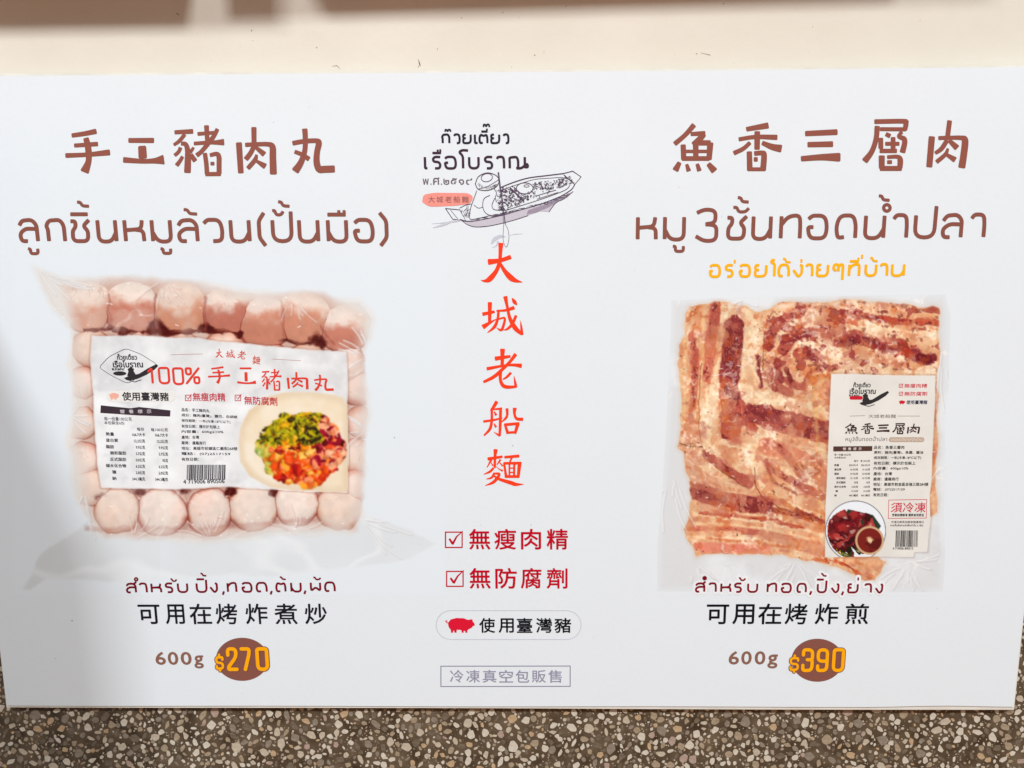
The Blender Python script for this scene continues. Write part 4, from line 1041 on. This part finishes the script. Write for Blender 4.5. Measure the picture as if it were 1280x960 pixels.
# pale film beside the label
def Z4(pts): return [(1020 + x / 4, 460 + y / 4) for x, y in pts]
lab2 = Z4([(76, 30), (200, 30), (330, 36), (596, 38), (596, 160), (588, 300), (582, 430), (578, 560), (568, 640), (572, 760), (560, 860), (556, 918), (490, 920), (486, 944), (350, 942), (45, 946), (48, 700), (58, 480), (66, 260)])
dl = sdf(X, Y, lab2); C = mixc(C, (120, 80, 60), ss(4, 0, dl) * ss(-.2, .5, dl) * ss(1030, 1040, X + 8) * .25)
lm = ss(.6, -.6, dl); wr = fbm(X, Y, 30, 91, 4)
LC = np.zeros_like(C) + np.array((229, 226, 219.)) + wr[..., None] * 5
dpl = np.hypot(X - (1020 + 198 / 4), Y - (460 + 815 / 4)) - 150 / 4
LC = mixc(LC, (236, 240, 246), ss(.5, -.5, dpl)); LC = mixc(LC, (70, 66, 72), ss(.9, .1, np.abs(dpl)) * .8)
def palb(u, v, r):
    a = r.uniform()
    if v > .55: return ([(50, 60, 24), (200, 170, 40), (70, 80, 30), (110, 30, 24), (30, 26, 14)][int(a * 5)], r.uniform(4, 8), r.uniform(3, 5))
    return ([(120, 20, 30), (86, 14, 22), (150, 40, 40), (60, 16, 20), (168, 60, 56), (110, 30, 34)][int(a * 6)], r.uniform(6, 10), r.uniform(4, 6))
LC = mixc(LC, (40, 60, 48), ss(.7, -.7, sdf(X, Y, Z4([(130, 750), (160, 706), (285, 735), (325, 790), (300, 830), (180, 800)]))))
LC2 = food(LC, X, Y, 1020 + 170 / 4, 460 + 835 / 4, 33, 30, 12, 130, palb)
LC = np.where((dpl < -2)[..., None], LC2, LC)
bx, by = 1020 + 268 / 4, 460 + 862 / 4; db_ = np.hypot(X - bx, Y - by)
LC = mixc(LC, (206, 170, 130), ss(18.5, 17.5, db_)); LC = mixc(LC, (124, 34, 30), ss(15.8, 14.8, db_)); LC = mixc(LC, (96, 24, 24), ss(15.8, 14.8, db_) * ss(0, .5, fbm(X, Y, 10, 93)))
LC = mixc(LC, (236, 206, 160), ss(5.5, 3, np.hypot(X - bx, Y - by) + 2 * fbm(X, Y, 5, 94)))
C = C * (1 - lm[..., None]) + LC * lm[..., None]
nolab = 1 - lm
C = crinkle(C, rays(21, 120, 850, 20, 120, 15, 120, 10) + rays(22, 420, 840, 20, 150, 15, 110, 10) + rays(23, 760, 850, -20, 160, 20, 110, 12) + rays(24, 862, 500, 60, 120, 10, 200, 4) + rays(25, 40, 560, 60, 110, 20, 220, 6) + rays(26, 260, 60, 20, 160, 4, 50, 5) + rays(27, 860, 200, 80, 100, 10, 200, 3), Z2, nolab * pm * (1 - .4 * mm), k=.5)
r_ = np.random.default_rng(18)
for k in range(70):
    x, y = r_.uniform(850, 1170), r_.uniform(380, 700); a_ = r_.uniform(-1.2, .6); l_ = r_.uniform(.8, 5)
    C = mixc(C, (255, 246, 236), ss(1.1, .2, edge_d(X, Y, [(x, y), (x + l_ * math.cos(a_), y + l_ * math.sin(a_))], False)) * nolab * mm * .55)
cv.C = C; photo_r = cv.build('pork_belly_pack_photo', 2, sign)

# ------------------------------------------------------------------ small print on the two pack labels
def pk(o, sc):
    return lambda x, y: (o[0] + x / sc, o[1] + y / sc)
def tx(I, q, t, x0, y0, x1, y1, bold=0.0, tilt=0.0):
    (a, b), (c, d) = q(x0, y0), q(x1, y1); I.text(t, a, b, c, d, bold, x1y=(q(0, tilt)[1] - q(0, 0)[1]))
def barcode(I, q, x0, y0, x1, y1, seed, lean=0):
    r = random.Random(seed); x = x0
    while x < x1 - 4:
        w = r.choice((2, 2, 3, 5, 6)); w = min(w, x1 - x)
        I.poly([q(x, y0), q(x + w, y0), q(x + w + lean, y1), q(x + lean, y1)]); x += w + r.choice((2, 2, 3, 4))
q = pk((110, 420), 3.765)
I = Ink(9)
for k, b in zip('手工豬肉丸', ((565, 146, 668, 222), (702, 152, 790, 222), (817, 155, 910, 254), (940, 170, 1032, 250), (1064, 182, 1156, 256))):
    (a, c), (e, f) = q(b[0], b[1]), q(b[2], b[3]); put_brush(I, k, (a, c, e, f), .62 if k == '工' else .82)
for g, x0, x1, y0, y1 in (('1', 285, 308, 150, 218), ('0', 335, 380, 150, 222), ('0', 402, 446, 152, 226), ('%', 462, 522, 152, 222)):
    (a, c), (e, f) = q(x0, y0), q(x1, y1); put_th(I, g, a, c, e, f, 2.7, r=5, cap='round')
I.build('label_title_lettering', ink((226, 62, 48)), photo_l)
I = Ink(9)
for k, x0, y0 in (('大', 598, 60), ('城', 650, 64), ('老', 703, 68), ('麵', 772, 92)):
    (a, c), (e, f) = q(x0, y0), q(x0 + 40, y0 + 40); put_brush(I, k, (a, c, e, f), 1.0)
I.build('label_shop_lettering', ink((218, 80, 62)), photo_l)
for a_, b_ in (((390, 88), (540, 84)), ((868, 108), (1000, 116))):
    I = Ink(9); I.stroke([q(*a_), q(*b_)], .5); I.build('label_rule', ink((200, 150, 140)), photo_l)
I = Ink(9)
tx(I, q, '無瘦肉精', 492, 266, 646, 306, .012, 2); tx(I, q, '無防腐劑', 735, 282, 890, 322, .012, 6)
for x, y in ((458, 278), (692, 278)):
    P = [q(x, y), q(x + 26, y), q(x + 26, y + 26), q(x, y + 26)]
    for i in range(4): I.stroke([P[i], P[(i + 1) % 4]], .8)
    I.stroke([q(x + 6, y + 8), q(x + 12, y + 20), q(x + 28, y - 3)], .9)
I.build('label_claim_lettering', ink((204, 62, 78)), photo_l)
I = Ink(6); I.poly(pill(*q(86, 258), *q(412, 310))); I.build('label_badge', ink((236, 234, 230)), photo_l)
I = Ink(8); pig(I, *q(98, 268), *q(146, 300)); I.build('label_pig', ink((240, 176, 158)), photo_l)
I = Ink(9); tx(I, q, '使用臺灣豬', 160, 263, 380, 304, .02, 2); I.build('label_origin_lettering', ink((46, 42, 48)), photo_l)
I = Ink(7); I.poly([q(60, 326), q(200, 340), q(240, 334), q(388, 350), q(386, 379), q(240, 374), q(58, 362)]); I.build('label_table_bar', ink((62, 48, 58)), photo_l)
I = Ink(9)
for i, ch in enumerate('營養標示'): tx(I, q, ch, 150 + i * 42, 346, 172 + i * 42, 364, .01)
I.build('label_bar_lettering', ink((214, 210, 214)), photo_l)
I = Ink(9)
tx(I, q, '每一份量100公克', 76, 380, 206, 398, 0, 2); tx(I, q, '本包裝含6份', 76, 400, 172, 416, 0, 2)
rows = [('熱量', '166.7大卡', '166.7大卡'), ('蛋白質', '12.2公克', '12.2公克'), ('脂肪', '9.9公克', '9.9公克'), (' 飽和脂肪', '3.7公克', '3.7公克'), (' 反式脂肪', '0.0公克', '0公克'), ('碳水化合物', '6.2公克', '6.2公克'), ('糖', '2.0公克', '2.0公克'), ('鈉', '344.3毫克', '344.3毫克')]
tx(I, q, '每份', 230, 430, 264, 446, .005); tx(I, q, '每100公克', 296, 433, 376, 449, .005)
for i, (a, b, c) in enumerate(rows):
    y = 452 + i * 29.8; x = 84 + (20 if a[0] == ' ' else 0) + (30 if i > 5 else 0); a = a.strip()
    tx(I, q, a, x, y, x + 19 * len(a), y + 17, .012, 1); w = 8.6 * len(b)
    tx(I, q, b, 268 - w, y + 3, 268, y + 20, .010, 1); w = 8.6 * len(c); tx(I, q, c, 376 - w, y + 5, 376, y + 22, .010, 1)
info = ['品名：手工豬肉丸', '成分：豬肉(臺灣)、鹽巴、白胡椒', '保存期限：一年(冷凍-18℃以下)', '有效日期：標示於包裝上', '內容量：600g±10%', '產地：台灣', '廠商：暹羅商行', '地址：高雄市前鎮區仁義街268號', '電話：(07)2517159', '有效日期：']
for i, t in enumerate(info):
    y = 338 + i * 26.0; w = min(16.4 * len(t), 288)
    if i == 2: w = 230
    tx(I, q, t, 440, y, 440 + w, y + 16, .008, [6, 10, 8, 4, 2, 0, 2, 2, 2, 0][i])
tx(I, q, '4 719006 890506', 448, 676, 642, 696, .01, -4)
barcode(I, q, 466, 606, 652, 676, 3, -2)
I.build('label_small_print', ink((66, 62, 70)), photo_l)
# diamond emblem with the seller and boat
def emblem(q, dx, dy, s, diamond, col, name, par):
    I = Ink(9)
    def e(x, y): return q(dx + x * s, dy + y * s)
    if diamond:
        P = fillet([e(0, 82), e(50, 30), e(128, -8), e(200, 20), e(276, 68), e(200, 120), e(136, 158), e(60, 120), e(0, 82), e(50, 30)], 5)[1:-1]
        I.ring(P[:-1], .55)
    for t, x0, y0, x1, y1, b in (('ก๊วยเตี๋ยว', 86, 18, 180, 46, .02), ('เรือโบราณ', 66, 48, 208, 82, .022), ('พ.ศ.๒๕๑๙', 62, 84, 122, 96, .02)):
        (a, b0), (c, d) = e(x0, y0), e(x1, y1); I.text(t, a, b0, c, d, b)
    I.poly([e(*p) for p in ((118, 132), (150, 120), (190, 112), (235, 84), (272, 66), (280, 74), (262, 92), (225, 116), (180, 136), (142, 144))])
    I.poly([e(*p) for p in ((134, 122), (140, 100), (136, 90), (150, 80), (166, 88), (164, 98), (176, 118), (170, 128))])
    if diamond: I.poly([e(*p) for p in ell(99, 110, 31, 10, 20)])
    I.stroke([e(128, 138), e(170, 150), e(200, 140)], .8)
    I.build(name, ink(col), par)
    return e
e = emblem(q, 50, 66, 1.0, True, (48, 44, 48), 'label_emblem', photo_l)
q = pk((1020, 460), 4)
e = emblem(q, 108, 54, .92, False, (50, 46, 48), 'label_emblem', photo_r)
I = Ink(9); I.poly(pill(*q(168, 140), *q(234, 158))); I.build('label_red_badge', ink((206, 30, 50)), photo_r)
I = Ink(9); pig(I, *q(414, 162), *q(446, 181)); I.build('label_pig', ink((206, 30, 50)), photo_r)
I = Ink(9); tx(I, q, '使用臺灣豬', 452, 161, 557, 181, .016); I.build('label_origin_lettering', ink((62, 58, 88)), photo_r)
I = Ink(9)
tx(I, q, '無瘦肉精', 442, 78, 556, 99, .006); tx(I, q, '無防腐劑', 442, 118, 556, 139, .006)
for x, y in ((416, 80), (416, 120)):
    P = [q(x, y), q(x + 18, y), q(x + 18, y + 17), q(x, y + 17)]
    for i in range(4): I.stroke([P[i], P[(i + 1) % 4]], .55)
    I.stroke([q(x + 4, y + 6), q(x + 8, y + 13), q(x + 19, y - 1)], .6)
I.build('label_claim_lettering', ink((214, 56, 76)), photo_r)
I = Ink(9); tx(I, q, '須冷凍', 375, 672, 549, 722, .008)
P = [q(364, 660), q(554, 657), q(552, 750), q(362, 752)]
for i in range(4): I.stroke([P[i], P[(i + 1) % 4]], .6)
I.build('frozen_notice', ink((206, 50, 74)), photo_r)
I = Ink(9)
for k, x0, x1 in (('魚', 147, 207), ('香', 226, 290), ('三', 304, 368), ('層', 384, 442), ('肉2', 458, 516)):
    (a, c), (e2, f) = q(x0, 278 if k != '三' else 285), q(x1, 328 if k != '三' else 316); put_brush(I, k, (a, c, e2, f), .95)
I.build('label_title_lettering', ink((62, 34, 34)), photo_r)
I = Ink(9)
tx(I, q, '大城老船麵', 262, 232, 400, 250, .004); I.stroke([q(170, 240), q(245, 238)], .4); I.stroke([q(410, 240), q(520, 240)], .4)
tx(I, q, 'หมู3ชั้นทอดน้ำปลา', 148, 342, 356, 372, .0)
I.build('label_subtitle_lettering', ink((130, 112, 100)), photo_r)
I = Ink(7); I.poly(pill(*q(364, 346), *q(542, 370))); I.build('label_beige_badge', ink((190, 166, 148)), photo_r)
I = Ink(9); tx(I, q, 'อร่อยได้ง่ายๆที่บ้าน', 374, 348, 532, 368, .0); I.build('label_badge_lettering', ink((232, 222, 210)), photo_r)
I = Ink(7); I.poly([q(87, 392), q(282, 390), q(281, 415), q(86, 417)]); I.build('label_table_bar', ink((84, 56, 50)), photo_r)
I = Ink(9)
for i, ch in enumerate('營養標示'): tx(I, q, ch, 134 + i * 26, 397, 150 + i * 26, 411, .012)
I.build('label_bar_lettering', ink((226, 216, 206)), photo_r)
I = Ink(9)
tx(I, q, '每一份量100公克', 92, 428, 174, 439); tx(I, q, '本包裝含6份', 92, 443, 150, 453)
tx(I, q, '每份', 190, 459, 212, 470, .006); tx(I, q, '每100公克', 222, 459, 270, 470, .006)
rows = [('熱量', '320.9大卡', '320.9大卡'), ('蛋白質', '15.4公克', '15.4公克'), ('脂肪', '27.9公克', '27.9公克'), (' 飽和脂肪', '12.1公克', '10.7公克'), (' 反式脂肪', '0公克', '0公克'), ('碳水化合物', '2.0公克', '2.0公克'), ('糖', '0.1公克', '0.1公克'), ('鈉', '460.3毫克', '460.3毫克')]
for i, (a, b, c) in enumerate(rows):
    y = 480 + i * 21.6; x = 92 + (10 if a[0] == ' ' else 0) + (6 if i == 6 else 0); a = a.strip()
    tx(I, q, a, x, y, x + 11.5 * len(a), y + 11, .014); w = 6.4 * len(b); tx(I, q, b, 210 - w, y, 210, y + 11, .008); tx(I, q, c, 270 - w, y, 270, y + 11, .008)
info = ['品名：魚香三層肉', '原料：豬肉(臺灣)、魚露、醬油', '保存期限：一年(冷凍-18℃以下)', '有效日期：標示於包裝上', '內容量：600g±10%', '產地：台灣', '廠商：暹羅商行', '地址：高雄市前金區自強三路284號', '電話：(07)2517159', '有效日期：']
for i, t in enumerate(info):
    y = 388 + i * 26.4; w = [152, 246, 236, 208, 172, 90, 124, 272, 154, 72][i]
    tx(I, q, t, 290 - i * .5, y, 290 + w, y + 17, .012)
tx(I, q, '烹煮前請解凍 覆熱食用更佳', 380, 728, 540, 742, .014); tx(I, q, '冷凍日期見包裝背面處理日', 376, 764, 538, 776, 0); tx(I, q, 'การเก็บรักษาแช่แข็งเท่านั้น (-18c)', 372, 780, 536, 794, .008)
tx(I, q, '4 719006 890513', 384, 896, 486, 908, .008)
barcode(I, q, 400, 812, 514, 894, 9, -3)
I.build('label_small_print', ink((70, 62, 62)), photo_r)

# tiny dust specks on the print, and scuffs on the wall
I = Ink(8); rr = random.Random(3)
for x, y, r in ((493, 547, .8), (170, 740, .5), (90, 776, .9), (69, 823, .6), (641, 557, .7), (664, 656, .6), (1003, 700, .6), (342, 153, .5)) + tuple((rr.uniform(10, 1260), rr.uniform(110, 870), rr.uniform(.2, .45)) for _ in range(26)):
    I.poly(ell(x, y, r, r * .8, 7))
I.build('dust_specks', ink((150, 140, 134)), sign, kind='stuff')
I = Ink(0); I.y0 = I.y = WALLY - .00012
for s in ([(523, 74, .3), (524.5, 80, 1.6), (525.5, 83, .5)], [(524, 82, .3), (522.5, 84, .9)], [(539.5, 88, .4), (540, 92, .8)], [(314, 37, .4), (315, 39, 1.4)], [(220, 16, .5), (224, 19, 1)], [(415, 83, .3), (421, 82, .8), (425, 86, .3)],
          [(395, 59, .6), (396.5, 60, 1.1)], [(870, 67, .6), (871.5, 67.5, 1.2)], [(876, 66, .3), (888, 69, .7)], [(628, 15, .9), (629, 16, .9)], [(904, 4, 1), (905, 5, 1)]):
    I.stroke(s, cap='flat')
sc_ = I.build('wall_scuffs', ink((120, 84, 56)), wall, kind='stuff')
